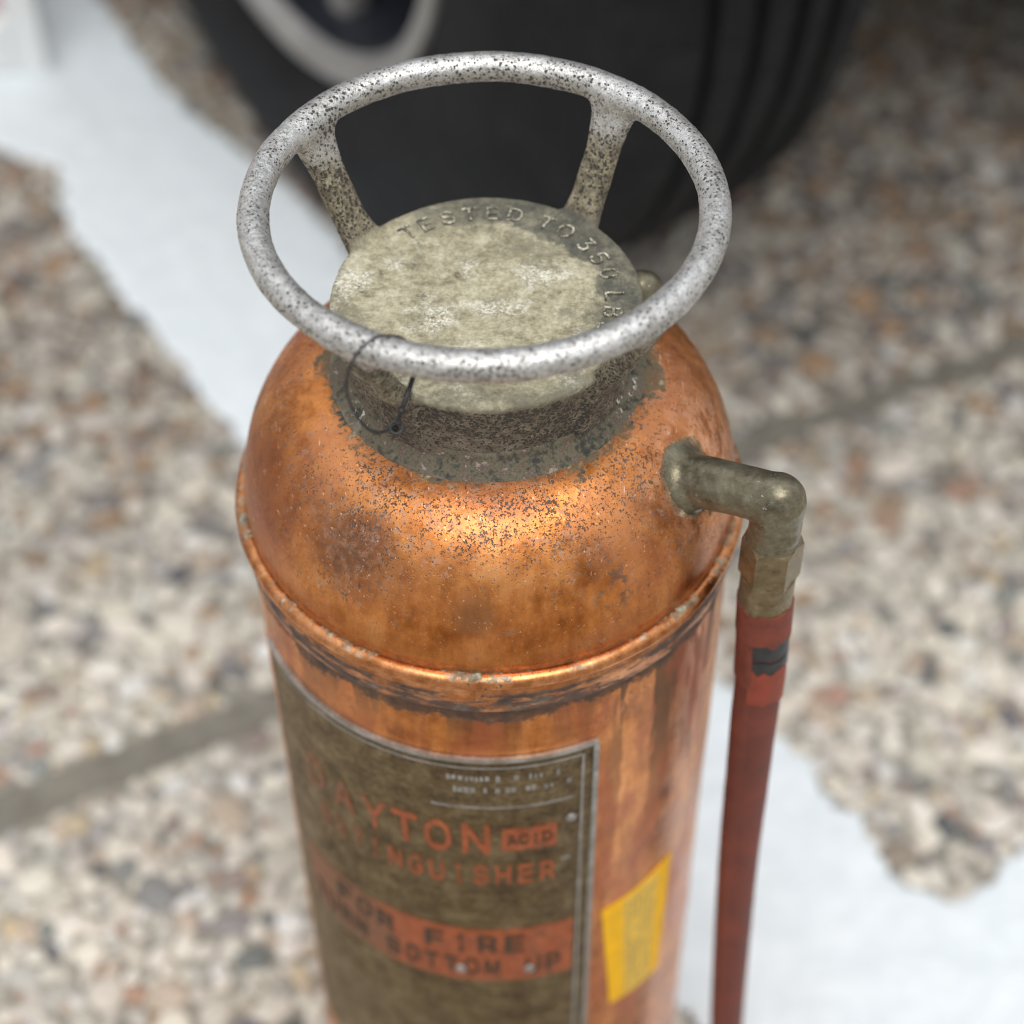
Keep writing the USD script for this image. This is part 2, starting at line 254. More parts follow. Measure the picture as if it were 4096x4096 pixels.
M_dome, M_body, M_bead, M_cast = copper("dome_copper"), copper("body_copper", True), bead_copper(), cast_metal()
M_letter = cast_metal("cast_letter", True)
def solder_mat():
    g = G(); r, z = g.rad(); n = g.noise(150, 7, 0.74); mot = g.noise(420, 5, 0.68)
    col = g.ramp(g.plus(g.mul(n, 0.6), g.mul(mot, 0.4)), [(0.40, (0.036, 0.034, 0.028)), (0.46, (0.085, 0.077, 0.055)), (0.51, (0.165, 0.145, 0.092)), (0.55, (0.115, 0.066, 0.05)), (0.62, (0.33, 0.31, 0.25))])
    ledge = g.mul(g.thr(r, 0.0480, 0.0490), g.thr(r, 0.0525, 0.0505))
    f = g.mul(g.thr(g.noise(330, 5, 0.7), 0.56, 0.60), g.mul(g.thr(g.noise(32, 3), 0.47, 0.55), ledge)); col = g.mix(f, col, (0.70, 0.68, 0.62))
    grey = g.mul(g.thr(g.noise(60, 4, 0.6), 0.54, 0.64), 0.6); col = g.mix(grey, col, (0.25, 0.225, 0.165))
    return g.done("neck_solder", base_color=col, metallic=0.1, roughness=0.66, normal=g.bump(g.plus(n, g.mul(mot, 0.5)), 0.0012, 0.9))
M_solder = solder_mat()
M_pipe = brass("pipe_brass", [(0.32, (0.075, 0.062, 0.040)), (0.45, (0.145, 0.125, 0.082)), (0.56, (0.20, 0.18, 0.122)), (0.66, (0.27, 0.255, 0.185)), (0.78, (0.44, 0.43, 0.35))], metal=0.70, rough=(0.26, 0.42))
M_nut = brass("nut_brass", [(0.32, (0.095, 0.068, 0.036)), (0.48, (0.20, 0.152, 0.086)), (0.60, (0.27, 0.215, 0.130)), (0.75, (0.42, 0.36, 0.24))], metal=0.75, rough=(0.34, 0.50))
M_hose = flat("hose_rubber", (0.145, 0.033, 0.020), 0.68, nscale=60, namt=0.35, bump=0.0004, bscale=400)
M_wrap = flat("wrap_rubber", (0.165, 0.035, 0.020), 0.68, nscale=120, namt=0.35, bump=0.0006, bscale=260)
M_peel = flat("peel_rubber", (0.24, 0.042, 0.020), 0.65, nscale=120, namt=0.2, bump=0.0004)
M_blacktape = flat("black_tape", (0.022, 0.023, 0.025), 0.5, nscale=300, namt=0.5, bump=0.0004)
M_tie = flat("black_plastic", (0.012, 0.012, 0.013), 0.32, nscale=300, namt=0.2)
def plate_mat():
    g = G(); n = g.noise(95, 6, 0.68); mot = g.noise(520, 5, 0.7); st = g.noise(1.0, 5, 0.65, v=g.scaled((55, 55, 420)))
    k = g.plus(g.mul(n, 0.45), g.plus(g.mul(mot, 0.37), g.mul(st, 0.18)))
    col = g.ramp(k, [(0.38, (0.055, 0.033, 0.013)), (0.48, (0.125, 0.083, 0.036)), (0.55, (0.19, 0.134, 0.062)), (0.64, (0.29, 0.23, 0.135))])
    return g.done("plate_brass", base_color=col, metallic=0.65, roughness=g.lin(k, 0.42, 0.6, 0.55, 0.34), normal=g.bump(g.plus(g.mul(n, 2.0), g.plus(g.mul(mot, 0.5), g.mul(st, 0.2))), 0.0014, 0.8))
M_plate = plate_mat()
M_ink = flat("dark_lettering", (0.050, 0.036, 0.020), 0.62, metal=0.2, nscale=200, namt=0.35, bump=0.0004)
M_tin = brass("plate_tin", [(0.25, (0.14, 0.13, 0.11)), (0.5, (0.33, 0.32, 0.30)), (0.70, (0.58, 0.57, 0.55))], metal=0.8, flecks=False)
def print_mat(name, a, b, wear):
    g = G(); n = g.noise(110, 6, 0.7); mot = g.noise(300, 5, 0.68); k = g.plus(g.mul(n, 0.55), g.mul(mot, 0.45))
    col = g.ramp(k, [(0.36, tuple(np.array(a) * 0.55)), (0.5, a), (0.66, b)])
    x, y, _ = g.xyz(); old = g.plus(g.thr(x, -0.020, -0.066), g.mul(g.m("subtract", g.noise(60, 4, 0.6), 0.5), 1.1))  # letters fade into the plate colour towards the left
    w = g.m("maximum", g.mul(g.thr(old, 0.30, 0.85), 0.62), g.mul(g.thr(g.noise(210, 5, 0.7), 0.55, 0.63), wear)); col = g.mix(w, col, (0.105, 0.078, 0.045))
    return g.done(name, base_color=col, metallic=0.4, roughness=g.lin(n, 0.3, 0.7, 0.42, 0.58), normal=g.bump(g.plus(n, g.mul(mot, 0.4)), 0.0006, 0.7))
M_copperprint = print_mat("plate_copper", (0.37, 0.092, 0.031), (0.48, 0.145, 0.058), 0.62)
M_yellow = flat("yellow_label", (0.86, 0.46, 0.0), 0.8, nscale=120, namt=0.12)
M_yellowpale = flat("pale_yellow_label", (0.74, 0.47, 0.07), 0.8, nscale=200, namt=0.15)
M_print = flat("grey_print", (0.40, 0.28, 0.06), 0.6, nscale=400, namt=0.3)
def tyre_mat():
    g = G(); d = g.add("vector_math", "vector", math_type="subtract", vector1=g.pos(), vector2=(-0.139, 0.711, 0.355)); ax = (math.cos(math.radians(34.27)), math.sin(math.radians(34.27)), 0.0)
    lo = g.add("vector_math", "value", math_type="dot_product", vector1=d, vector2=(ax[1], -ax[0], 0.0)); w = g.add("vector_math", "value", math_type="dot_product", vector1=d, vector2=ax); zc = g.xyz(d)[2]
    ang = g.m("arctan2", zc, lo); rad = g.m("sqrt", g.plus(g.mul(lo, lo), g.mul(zc, zc)))
    sipe = g.thr(g.m("sine", g.plus(g.mul(ang, 78.0), g.mul(w, 60.0))), 0.70, 0.92); sipe = g.mul(sipe, g.thr(rad, 0.352, 0.360))
    ringl = g.mul(g.thr(g.m("sine", g.mul(rad, 900.0)), 0.2, 0.9), g.thr(rad, 0.352, 0.340))
    n = g.noise(30, 5, 0.65); col = g.ramp(n, [(0.35, (0.0062, 0.0066, 0.0076)), (0.6, (0.0110, 0.0114, 0.0125)), (0.75, (0.022, 0.021, 0.019))])
    return g.done("tyre_rubber", base_color=col, roughness=0.78, specular_ior_level=0.25, normal=g.bump(g.plus(g.mul(sipe, -1.0), g.plus(g.mul(ringl, 0.15), g.mul(g.noise(200, 4), 0.2))), 0.005, 0.9))
M_rubber = tyre_mat()
M_rim = flat("rim_silver", (0.30, 0.295, 0.28), 0.45, metal=0.4, nscale=30, namt=0.12)
M_rimdark = flat("rim_barrel", (0.020, 0.022, 0.030), 0.45, metal=0.3, nscale=30, namt=0.3)
M_cardark = flat("car_paint", (0.018, 0.019, 0.022), 0.25, nscale=30, namt=0.1)
M_under = flat("car_underside", (0.02, 0.019, 0.018), 0.9, nscale=30, namt=0.3)
M_white = flat("white_board", (0.74, 0.76, 0.76), 0.5, nscale=30, namt=0.05)
M_pinkprint = flat("pink_print", (0.46, 0.33, 0.32), 0.5, nscale=20, namt=0.1)

def paint_mat():
    g = G(); n = g.noise(45, 7, 0.68); col = g.ramp(n, [(0.3, (0.64, 0.69, 0.71)), (0.48, (0.67, 0.72, 0.745)), (0.7, (0.73, 0.775, 0.795))])
    dirt = g.mul(g.thr(g.noise(300, 5, 0.7), 0.60, 0.68), 0.45); col = g.mix(dirt, col, (0.36, 0.35, 0.33))
    return g.done("road_paint", base_color=col, roughness=0.62, normal=g.bump(g.plus(g.noise(240, 4), g.mul(n, 1.0)), 0.0006, 0.5))
M_paint = paint_mat()
M_mortar = flat("cement", (0.245, 0.225, 0.19), 0.9, nscale=55, namt=0.3, bump=0.0015, bscale=420)
def joint_mat():
    g = G(); x, y, _ = g.xyz(); n = g.noise(45, 6, 0.66); back_tone = g.thr(y, 0.22, 0.56)  # mortar gets darker towards the back
    col = g.mix(back_tone, g.ramp(n, [(0.3, (0.15, 0.135, 0.108)), (0.7, (0.27, 0.25, 0.205))]), g.ramp(n, [(0.3, (0.13, 0.118, 0.095)), (0.7, (0.21, 0.195, 0.16))]))
    return g.done("joint_mortar", base_color=col, roughness=0.92, normal=g.bump(g.noise(500, 4), 0.002))
M_joint = joint_mat()
def pebble_mat():
    g = G(); c = g.add("attribute", "color", attribute="tint"); n = g.noise(420, 5, 0.65)
    k = g.add("mix_color", "result", blend_type="multiply", fac=1.0, a=c, b=g.ramp(n, [(0.3, (0.72, 0.71, 0.70)), (0.7, (1.0, 1.0, 1.0))]))
    return g.done("pebble_stone", base_color=k, roughness=g.lin(g.noise(60, 2), 0.35, 0.65, 0.4, 0.8), normal=g.bump(n, 0.0005, 0.5))
M_pebble = pebble_mat()

# ------------------------------------------------------------------ helpers: shapes
def lathe(profile, n=256, axis_z=True):
    """Surface of revolution about z of a (r, z) polyline; returns (v, f)."""
    p = np.asarray(profile, float); a = np.arange(n) * 2 * np.pi / n
    v = np.stack([p[:, 0][:, None] * np.cos(a), p[:, 0][:, None] * np.sin(a), np.repeat(p[:, 1][:, None], n, 1)], -1).reshape(-1, 3)
    i, j = np.meshgrid(np.arange(len(p) - 1), np.arange(n), indexing="ij"); k = (j + 1) % n
    q = np.stack([i * n + j, (i + 1) * n + j, (i + 1) * n + k, i * n + k], -1).reshape(-1, 4)
    return v, np.vstack([q[:, [0, 1, 2]], q[:, [0, 2, 3]]])
def out(vf):
    """Makes the normals of a closed or open lathe point away from the axis on average."""
    v, f = vf; t = v[f]; n = np.cross(t[:, 1] - t[:, 0], t[:, 2] - t[:, 0]); c = t.mean(1)
    s = (n[:, :2] * c[:, :2]).sum() + 0.0
    return (v, f if s >= 0 else f[:, ::-1])
def tube(points, radii, sides=24, caps=True):
    p = np.asarray(points, float); rr = np.broadcast_to(radii, (len(p),))
    t = np.gradient(p, axis=0); t /= np.linalg.norm(t, axis=1, keepdims=True)
    u = np.cross(t[0], [0.3, 0.5, 0.81]); u /= np.linalg.norm(u); us = []
    for k in range(len(p)):
        u = u - t[k] * (u @ t[k]); u /= np.linalg.norm(u); us.append(u.copy())
    us = np.array(us); w = np.cross(t, us); a = np.arange(sides) * 2 * np.pi / sides
    v = (p[:, None] + rr[:, None, None] * (np.cos(a)[None, :, None] * us[:, None] + np.sin(a)[None, :, None] * w[:, None])).reshape(-1, 3)
    i, j = np.meshgrid(np.arange(len(p) - 1), np.arange(sides), indexing="ij"); k = (j + 1) % sides
    q = np.stack([i * sides + j, i * sides + k, (i + 1) * sides + k, (i + 1) * sides + j], -1).reshape(-1, 4)
    f = np.vstack([q[:, [0, 1, 2]], q[:, [0, 2, 3]]])
    if caps:
        n0 = len(v); v = np.vstack([v, p[:1], p[-1:]]); e = (len(p) - 1) * sides; s = np.arange(sides); s1 = (s + 1) % sides
        f = np.vstack([f, np.stack([s1, s, np.full(sides, n0)], 1), np.stack([e + s, e + s1, np.full(sides, n0 + 1)], 1)])
    return v, f
def spline(pts, n):
    from scipy.interpolate import CubicSpline
    pts = np.asarray(pts, float); d = np.r_[0, np.cumsum(np.linalg.norm(np.diff(pts, axis=0), axis=1))]
    return CubicSpline(d, pts)(np.linspace(0, d[-1], n))
def join(parts):
    vs, fs, n = [], [], 0
    for v, f in parts:
        v, f = np.asarray(v), np.asarray(f); vs.append(v); fs.append(f + n); n += len(v)
    return np.vstack(vs), np.vstack(fs)
def vf(m): return np.array(m.vertices), np.array(m.faces)
def wobble(v, amp, scale, seed=0, octaves=4):
    """Moves vertices along the radial direction by smooth noise (dents, castings)."""
    d = (meshkit.fbm(v * scale + 31.7, octaves, seed) - 0.5) * 2 * amp
    r = np.hypot(v[:, 0], v[:, 1])[:, None] + 1e-9
    w = v.copy(); w[:, :2] += v[:, :2] / r * d[:, None]; return w
def rbox(sx, sy, sz, r=0.01, n=3):
    """Rounded box: hull of spheres."""
    import manifold3d as m3
    s = m3.Manifold.sphere(r, 8 * n); o = [s.translate([a * (sx / 2 - r), b * (sy / 2 - r), c * (sz / 2 - r)]) for a in (-1, 1) for b in (-1, 1) for c in (-1, 1)]
    me = m3.Manifold.batch_hull(o).to_mesh(); return np.array(me.vert_properties[:, :3], float), np.array(me.tri_verts)
def move(mesh, loc=(0, 0, 0), R=None):
    v, f = mesh; v = np.asarray(v, float)
    if R is not None: v = v @ np.asarray(R).T
    return v + np.asarray(loc), f
def up(v): return np.asarray(v, float) + [0, 0, ZB]

def surface_nets(F, o, h):
    S = F < 0; nx, ny, nz = F.shape
    acc = np.zeros((nx - 1, ny - 1, nz - 1, 3), np.float32); cnt = np.zeros((nx - 1, ny - 1, nz - 1), np.float32)
    corners = [(a, b, c) for a in (0, 1) for b in (0, 1) for c in (0, 1)]
    sl = lambda a, b, c: (slice(a, nx - 1 + a), slice(b, ny - 1 + b), slice(c, nz - 1 + c))
    for A in corners:
        for ax in range(3):
            if A[ax]: continue
            B = list(A); B[ax] = 1
            fa, fb = F[sl(*A)], F[sl(*B)]; ok = (fa < 0) != (fb < 0)
            t = np.where(ok, fa / np.where(ok, fa - fb, 1), 0)
            for k in range(3): acc[..., k] += np.where(ok, A[k] + (t if k == ax else 0), 0)
            cnt += ok
    idx = np.full(cnt.shape, -1); on = cnt > 0; idx[on] = np.arange(on.sum())
    v = np.argwhere(on) + acc[on] / cnt[on][:, None]
    fs = []
    for ax in range(3):
        n = np.array(F.shape); hi = n - 1; lo = np.ones(3, int); hi2 = n - 1; lo[ax] = 0
        s0 = tuple(slice(lo[k], hi2[k]) for k in range(3)); s1 = tuple(slice(lo[k] + (k == ax), hi2[k] + (k == ax)) for k in range(3))
        a, b = S[s0], S[s1]; g = np.argwhere(a != b) + lo; sg = S[tuple(g.T)]
        b1, b2 = (ax + 1) % 3, (ax + 2) % 3; e1, e2 = np.eye(3, dtype=int)[b1], np.eye(3, dtype=int)[b2]
        q = np.stack([idx[tuple((g - e1 - e2).T)], idx[tuple((g - e2).T)], idx[tuple(g.T)], idx[tuple((g - e1).T)]], 1)
        fs.append(np.where(sg[:, None], q, q[:, ::-1]))
    q = np.vstack(fs); return v * h + o, np.vstack([q[:, [0, 1, 2]], q[:, [0, 2, 3]]])

# ================================================================== THE SETTING: pavement, painted line
rng = np.random.default_rng(7)
def edge_noise(line, amp, scale, seed):
    l = LineString(line).segmentize(0.004); c = np.array(l.coords); d = np.gradient(c, axis=0); d /= np.linalg.norm(d, axis=1, keepdims=True)
    k = meshkit.fbm(np.c_[c * scale, np.zeros(len(c))], 4, seed) - 0.5
    k = k + 0.45 * (meshkit.noise(np.c_[c * scale * 3.2, np.ones(len(c))], seed + 1) - 0.5); return c + np.c_[-d[:, 1], d[:, 0]] * (k * 2 * amp)[:, None]
upper = [(-0.75, 1.62), (-0.44, 1.175), (-0.332, 1.015), (-0.271, 0.892), (-0.211, 0.813), (-0.15, 0.745), (-0.06, 0.60), (0.06, 0.40), (0.141, 0.261), (0.183, 0.201), (0.222, 0.135), (0.246, 0.098), (0.268, 0.098), (0.309, 0.123), (0.42, 0.19), (0.62, 0.30)]
lower = [(0.72, 0.16), (0.52, 0.02), (0.40, -0.12), (0.33, -0.30), (0.20, -0.16), (0.099, 0.029), (0.03, 0.13), (-0.08, 0.31), (-0.187, 0.489), (-0.272, 0.622), (-0.335, 0.722), (-0.344, 0.775), (-0.392, 0.799), (-0.52, 0.86), (-0.80, 0.98)]
paint_poly = Polygon(np.vstack([edge_noise(upper, 0.007, 60, 3), edge_noise(lower, 0.007, 60, 9)])).buffer(0)
if paint_poly.geom_type != "Polygon": paint_poly = max(paint_poly.geoms, key=lambda q: q.area)
joint_line = edge_noise([(-1.3, -0.36), (-0.62, 0.0), (-0.297, 0.168), (-0.145, 0.242), (0.02, 0.345), (0.173, 0.457), (0.392, 0.552), (0.75, 0.75), (1.4, 1.15)], 0.004, 25, 5)
jw = LineString(joint_line)
joint_poly = shapely.union_all([Point(p).buffer((0.003 + 0.011 * meshkit.noise(np.array([[p[0] * 24, p[1] * 24, 0.5]]), 4)[0]) * np.interp(p[0], [-0.1, 0.25], [1.0, 0.6]), 6) for p in joint_line[::2]]).buffer(0.003)

pave = thing("pavement", "pavement of exposed pebbles set in cement", kind="structure")
def sheet(poly, zt, name, mat, parent=None, **k):
    parts = []
    for q in getattr(poly, "geoms", [poly]):
        v, f = trimesh.creation.triangulate_polygon(q, engine="earcut"); parts.append((np.c_[v, np.full(len(v), zt)], f))
    return obj(name, join(parts), mat, parent, smooth=False, **k)
# cement bed, uneven near the camera, one sheet out to the horizon
def ground():
    # non-uniform grid: fine near the subject and coarse far away
    a = np.unique(np.r_[-60, -25, -10, -5, -3, np.linspace(-2, -0.8, 25), np.linspace(-0.8, 0.8, 161), np.linspace(0.8, 2, 25), 3, 5, 10, 25, 60])
    X, Y = np.meshgrid(a, a + 0.5, indexing="ij"); P = np.c_[X.ravel(), Y.ravel(), np.zeros(X.size)]
    P[:, 2] = -0.0006 * (meshkit.fbm(P * 40, 3, 2)) * (np.abs(P[:, 0]) < 2); n = len(a)
    i, j = np.meshgrid(np.arange(n - 1), np.arange(n - 1), indexing="ij"); q = np.stack([i * n + j, (i + 1) * n + j, (i + 1) * n + j + 1, i * n + j + 1], -1).reshape(-1, 4)
    return P, np.vstack([q[:, [0, 1, 2]], q[:, [0, 2, 3]]])
def far_mat():
    g = G(); vo = g.add("voronoi_texture", "color", vector=g.pos(), scale=95.0, feature="f1"); d = g.vor(95, feature="distance_to_edge")
    n = g.add("rgb_to_bw", "val", color=vo)
    peb = g.ramp(n, [(0.15, (0.12, 0.11, 0.11)), (0.3, (0.30, 0.21, 0.15)), (0.45, (0.42, 0.39, 0.34)), (0.6, (0.52, 0.49, 0.43)), (0.85, (0.58, 0.55, 0.49))])
    x, y, _ = g.xyz(); far = g.thr(g.m("maximum", g.m("absolute", x), g.m("absolute", g.m("subtract", y, 0.5))), 0.78, 0.86)
    back_tone = g.thr(g.plus(y, g.mul(g.m('subtract', g.noise(9, 3), 0.5), 0.1)), 0.24, 0.58); cem = g.mix(back_tone, g.ramp(g.noise(55, 5, 0.6), [(0.3, (0.22, 0.20, 0.165)), (0.7, (0.35, 0.325, 0.275))]), g.ramp(g.noise(55, 5, 0.6), [(0.3, (0.085, 0.074, 0.058)), (0.7, (0.165, 0.148, 0.12))]))  # cement gets darker towards the back
    col = g.mix(g.mul(far, g.thr(d, 0.04, 0.12)), cem, peb)
    return g.done("cement_bed", base_color=col, roughness=0.9, normal=g.bump(g.plus(g.mul(g.noise(420, 4), 0.4), g.mul(g.mul(far, d), 2.0)), 0.0016, 0.8))
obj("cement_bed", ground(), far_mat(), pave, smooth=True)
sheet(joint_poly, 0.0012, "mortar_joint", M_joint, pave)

# pebbles
def base_pebble(seed):
    r = np.random.default_rng(seed); m = trimesh.creation.icosphere(1); v = np.array(m.vertices)
    v *= 1 + 0.30 * (meshkit.fbm(v * 1.3 + seed * 7, 2, seed) - 0.5)[:, None] * 2
    v = np.sign(v) * np.abs(v) ** r.uniform(0.85, 1.0)
    f = np.array(m.faces); keep = v[f][:, :, 2].max(1) > -0.25; f = f[keep]; u, inv = np.unique(f, return_inverse=True)
    return v[u], inv.reshape(-1, 3)
shapes = [base_pebble(s) for s in range(14)]
# positions: dart throwing on a fine grid, big stones first
def scatter():
    X0, X1, Y0, Y1 = -0.80, 0.80, -0.30, 1.30; cell = 0.004
    occ = np.zeros((int((X1 - X0) / cell) + 2, int((Y1 - Y0) / cell) + 2), bool); res = []
    gx, gy = np.meshgrid(np.arange(occ.shape[0]), np.arange(occ.shape[1]), indexing="ij")
    from scipy.ndimage import binary_dilation
    pts = shapely.points((gx * cell + X0).ravel(), (gy * cell + Y0).ravel())
    bad = (shapely.contains(joint_poly.buffer(0.0015), pts) | shapely.contains(paint_poly.buffer(-0.003), pts)).reshape(occ.shape); occ |= bad
    for a, n in ((0.0112, 500), (0.0092, 2200), (0.0075, 6500), (0.0060, 20000), (0.0047, 42000), (0.0035, 50000)):
        px, py = rng.uniform(X0 + .01, X1 - .01, n), rng.uniform(Y0 + .01, Y1 - .01, n); ra = a * rng.uniform(0.85, 1.2, n); el = rng.uniform(1.0, 1.7, n); th = rng.uniform(0, np.pi, n)
        for x, y, r_, e, t in zip(px, py, ra, el, th):
            ax, bx = r_ * e ** 0.5, r_ / e ** 0.5; w = int(ax / cell) + 1; i0, j0 = int((x - X0) / cell), int((y - Y0) / cell)
            sx, sy = slice(max(i0 - w, 0), i0 + w + 1), slice(max(j0 - w, 0), j0 + w + 1)
            dx, dy = gx[sx, sy] * cell + X0 - x, gy[sx, sy] * cell + Y0 - y
            c, s = math.cos(t), math.sin(t); ins = ((dx * c + dy * s) / ax) ** 2 + ((-dx * s + dy * c) / bx) ** 2 < 0.86
            if not ins.any() : ins[min(w, ins.shape[0] - 1), min(w, ins.shape[1] - 1)] = True
            if (occ[sx, sy] & ins).any(): continue
            occ[sx, sy] |= ins; res.append((x, y, ax, bx, t))
    return np.array(res)
peb = scatter()
pal = np.array([(.64, .59, .505), (.60, .555, .47), (.55, .505, .43), (.66, .615, .54), (.50, .46, .395), (.45, .42, .38), (.38, .36, .335), (.69, .67, .63), (.44, .36, .28), (.33, .215, .145), (.37, .235, .17), (.10, .10, .105), (.16, .155, .15), (.25, .24, .23), (.28, .225, .195), (.23, .235, .215), (.50, .40, .27)])
pw = np.array([15, 15, 13, 10, 9, 7, 5, 5, 5, 2.2, 2.2, 2.6, 3, 4, 2.2, 2, 2.5]); pw /= pw.sum()
pcol = pal[rng.choice(len(pal), len(peb), p=pw)] * rng.uniform(0.86, 1.12, (len(peb), 1)); pcol = np.clip(pcol + rng.normal(0, 0.005, pcol.shape), 0.02, 0.8)
old = np.clip((peb[:, 1] + 0.10 * (meshkit.fbm(np.c_[peb[:, :2] * 9, np.zeros(len(peb))], 3, 6) - 0.5) - 0.24) / 0.34, 0, 1)[:, None]  # weight growing towards the back: stones turn darker and browner
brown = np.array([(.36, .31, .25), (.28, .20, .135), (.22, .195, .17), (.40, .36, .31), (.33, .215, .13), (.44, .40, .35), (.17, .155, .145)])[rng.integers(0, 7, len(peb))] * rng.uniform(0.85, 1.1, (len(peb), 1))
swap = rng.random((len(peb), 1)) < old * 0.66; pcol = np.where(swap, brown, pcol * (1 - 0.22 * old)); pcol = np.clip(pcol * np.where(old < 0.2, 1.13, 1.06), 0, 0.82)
pk = rng.integers(0, len(shapes), len(peb))
def pebble_mesh(i):
    x, y, a, b, t = peb[i]; v, f = shapes[pk[i]]; h = 0.55 * b * (0.75 + 0.5 * ((i * 0.618) % 1)); h = min(h, 0.0042)
    w = v * [a * 1.04, b * 1.04, h]; c, s = math.cos(t), math.sin(t)
    return np.c_[w[:, 0] * c - w[:, 1] * s + x, w[:, 0] * s + w[:, 1] * c + y, w[:, 2] + 0.0002], f
# which 300 stones show largest in the picture: in the frame, not behind the extinguisher, nearest
q = (np.c_[peb[:, :2], np.zeros(len(peb))] - EYE) @ ROT; sxp = 0.5 + 1.92137881 * q[:, 0] / -q[:, 2]; syp = 0.5 - 1.92137881 * q[:, 1] / -q[:, 2]
area = peb[:, 2] * peb[:, 3] / q[:, 2] ** 2
infr = (sxp > 0.01) & (sxp < 0.99) & (syp > 0.01) & (syp < 0.99) & ~((sxp > 0.215) & (sxp < 0.79) & (syp > 0.40)) & ~((sxp > 0.20) & (sxp < 0.73) & (syp > 0.02) & (syp < 0.5))
order = np.argsort(-np.where(infr, area, 0)); single = order[:300]; rest = order[300:]
for i in single:
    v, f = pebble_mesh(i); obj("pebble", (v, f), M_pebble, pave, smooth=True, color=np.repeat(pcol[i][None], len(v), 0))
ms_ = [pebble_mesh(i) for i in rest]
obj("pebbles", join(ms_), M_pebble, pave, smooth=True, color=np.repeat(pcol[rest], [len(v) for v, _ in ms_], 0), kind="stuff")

# the painted line: a skin of paint over the stones
def paint_mesh():
    h = 0.0028; x0, y0, x1, y1 = paint_poly.bounds; x0, y0, x1, y1 = max(x0, -0.62), max(y0, -0.28), min(x1, 0.62), min(y1, 1.32)
    xs, ys = np.arange(x0, x1, h), np.arange(y0, y1, h); X, Y = np.meshgrid(xs, ys, indexing="ij")
    P = np.c_[X.ravel(), Y.ravel(), np.zeros(X.size)]
    d = shapely.distance(shapely.points(P[:, :2]), paint_poly.exterior).reshape(X.shape); ins = shapely.contains_xy(paint_poly, P[:, 0], P[:, 1]).reshape(X.shape)
    P[:, 2] = 0.0034 + 0.0018 * (meshkit.fbm(P * 90, 2, 11) - 0.4) + 0.0005 * (meshkit.fbm(P * 420, 2, 12) - 0.5)
    P[:, 2] -= 0.0042 * np.clip(1 - d.ravel() / 0.006, 0, 1) ** 2
    n = len(ys); i, j = np.meshgrid(np.arange(len(xs) - 1), np.arange(n - 1), indexing="ij"); ok = ins[:-1, :-1] & ins[1:, :-1] & ins[:-1, 1:] & ins[1:, 1:]
    i, j = i[ok], j[ok]; q = np.stack([i * n + j, (i + 1) * n + j, (i + 1) * n + j + 1, i * n + j + 1], -1)
    f = np.vstack([q[:, [0, 1, 2]], q[:, [0, 2, 3]]]); u, inv = np.unique(f, return_inverse=True)
    return P[u], inv.reshape(-1, 3)
tag(obj("painted_line", paint_mesh(), M_paint, smooth=True), "wide white line painted across the pebble pavement", kind="structure")

# ================================================================== PARKED CAR behind: wheel, fender, underside
car = thing("parked_car", "dark car whose black tyre and pale wheel rim stand behind the extinguisher", "car")
PHI, WR, RR, WW = math.radians(34.27), 0.367, 0.195, 0.238
AX = np.array([math.cos(PHI), math.sin(PHI), 0]); WC = np.array([-0.139, 0.711, WR - 0.012])
WRot = np.stack([np.array([-AX[1], AX[0], 0]), np.array([0, 0, 1.0]), AX], 1)     # local x: along, y: up, z: inward axis
def wheel(profile, n=160): return move(out(lathe(profile, n)), WC, WRot)
R_ = WR
side = [(RR + 0.002, 0.020), (RR + 0.006, 0.006), (RR + 0.020, 0.001), (RR + 0.045, -0.004), (RR + 0.075, -0.005), (RR + 0.105, 0.001), (RR + 0.134, 0.012), (R_ - 0.020, 0.017), (R_ - 0.010, 0.024), (R_ - 0.004, 0.034)]
tread = []
gro = [0.078, 0.115, 0.148, 0.176]
for c in gro: tread += [(R_, c - 0.0075), (R_ - 0.002, c - 0.0055), (R_ - 0.010, c - 0.0045), (R_ - 0.010, c + 0.0045), (R_ - 0.002, c + 0.0055), (R_, c + 0.0075)]
back = [(r, WW - w) for r, w in side[::-1]]
tv, tf = wheel(side + tread + back, 200)
low = tv[:, 2] < 0.0; tv[low, 2] = 0.0008 * 0 + 0.001          # the tyre flattens where it bears on the ground
obj("tyre", (tv, tf), M_rubber, car, smooth=30)
rimlip = [(RR - 0.0165, 0.014), (RR - 0.013, 0.006), (RR - 0.008, 0.001), (RR - 0.004, -0.001), (RR + 0.004, 0.002), (RR + 0.006, 0.010), (RR + 0.001, 0.022)]
rim = obj("rim", wheel(rimlip), M_rim, car)
obj("barrel", wheel([(0.0, 0.100), (0.06, 0.100), (RR - 0.028, 0.105), (RR - 0.020, 0.055), (RR - 0.0165, 0.014)]), M_rimdark, rim)
for k in range(5):
    a = -math.pi / 2 - 0.03 + k * 2 * math.pi / 5; c, s = math.cos(a), math.sin(a); Rz = np.array([[c, -s, 0], [s, c, 0], [0, 0, 1.0]])
    b = rbox(0.150, 0.026, 0.022, 0.006); b = move(b, (0.112, 0, 0.050)); obj("rim_spoke", move(move(b, R=Rz), WC, WRot), M_rim, rim)
hub = move(lathe([(0.0, 0.02), (0.025, 0.022), (0.034, 0.032), (0.045, 0.036), (0.046, 0.075)], 48), WC, WRot); obj("hub_cap", hub, M_rim, rim)
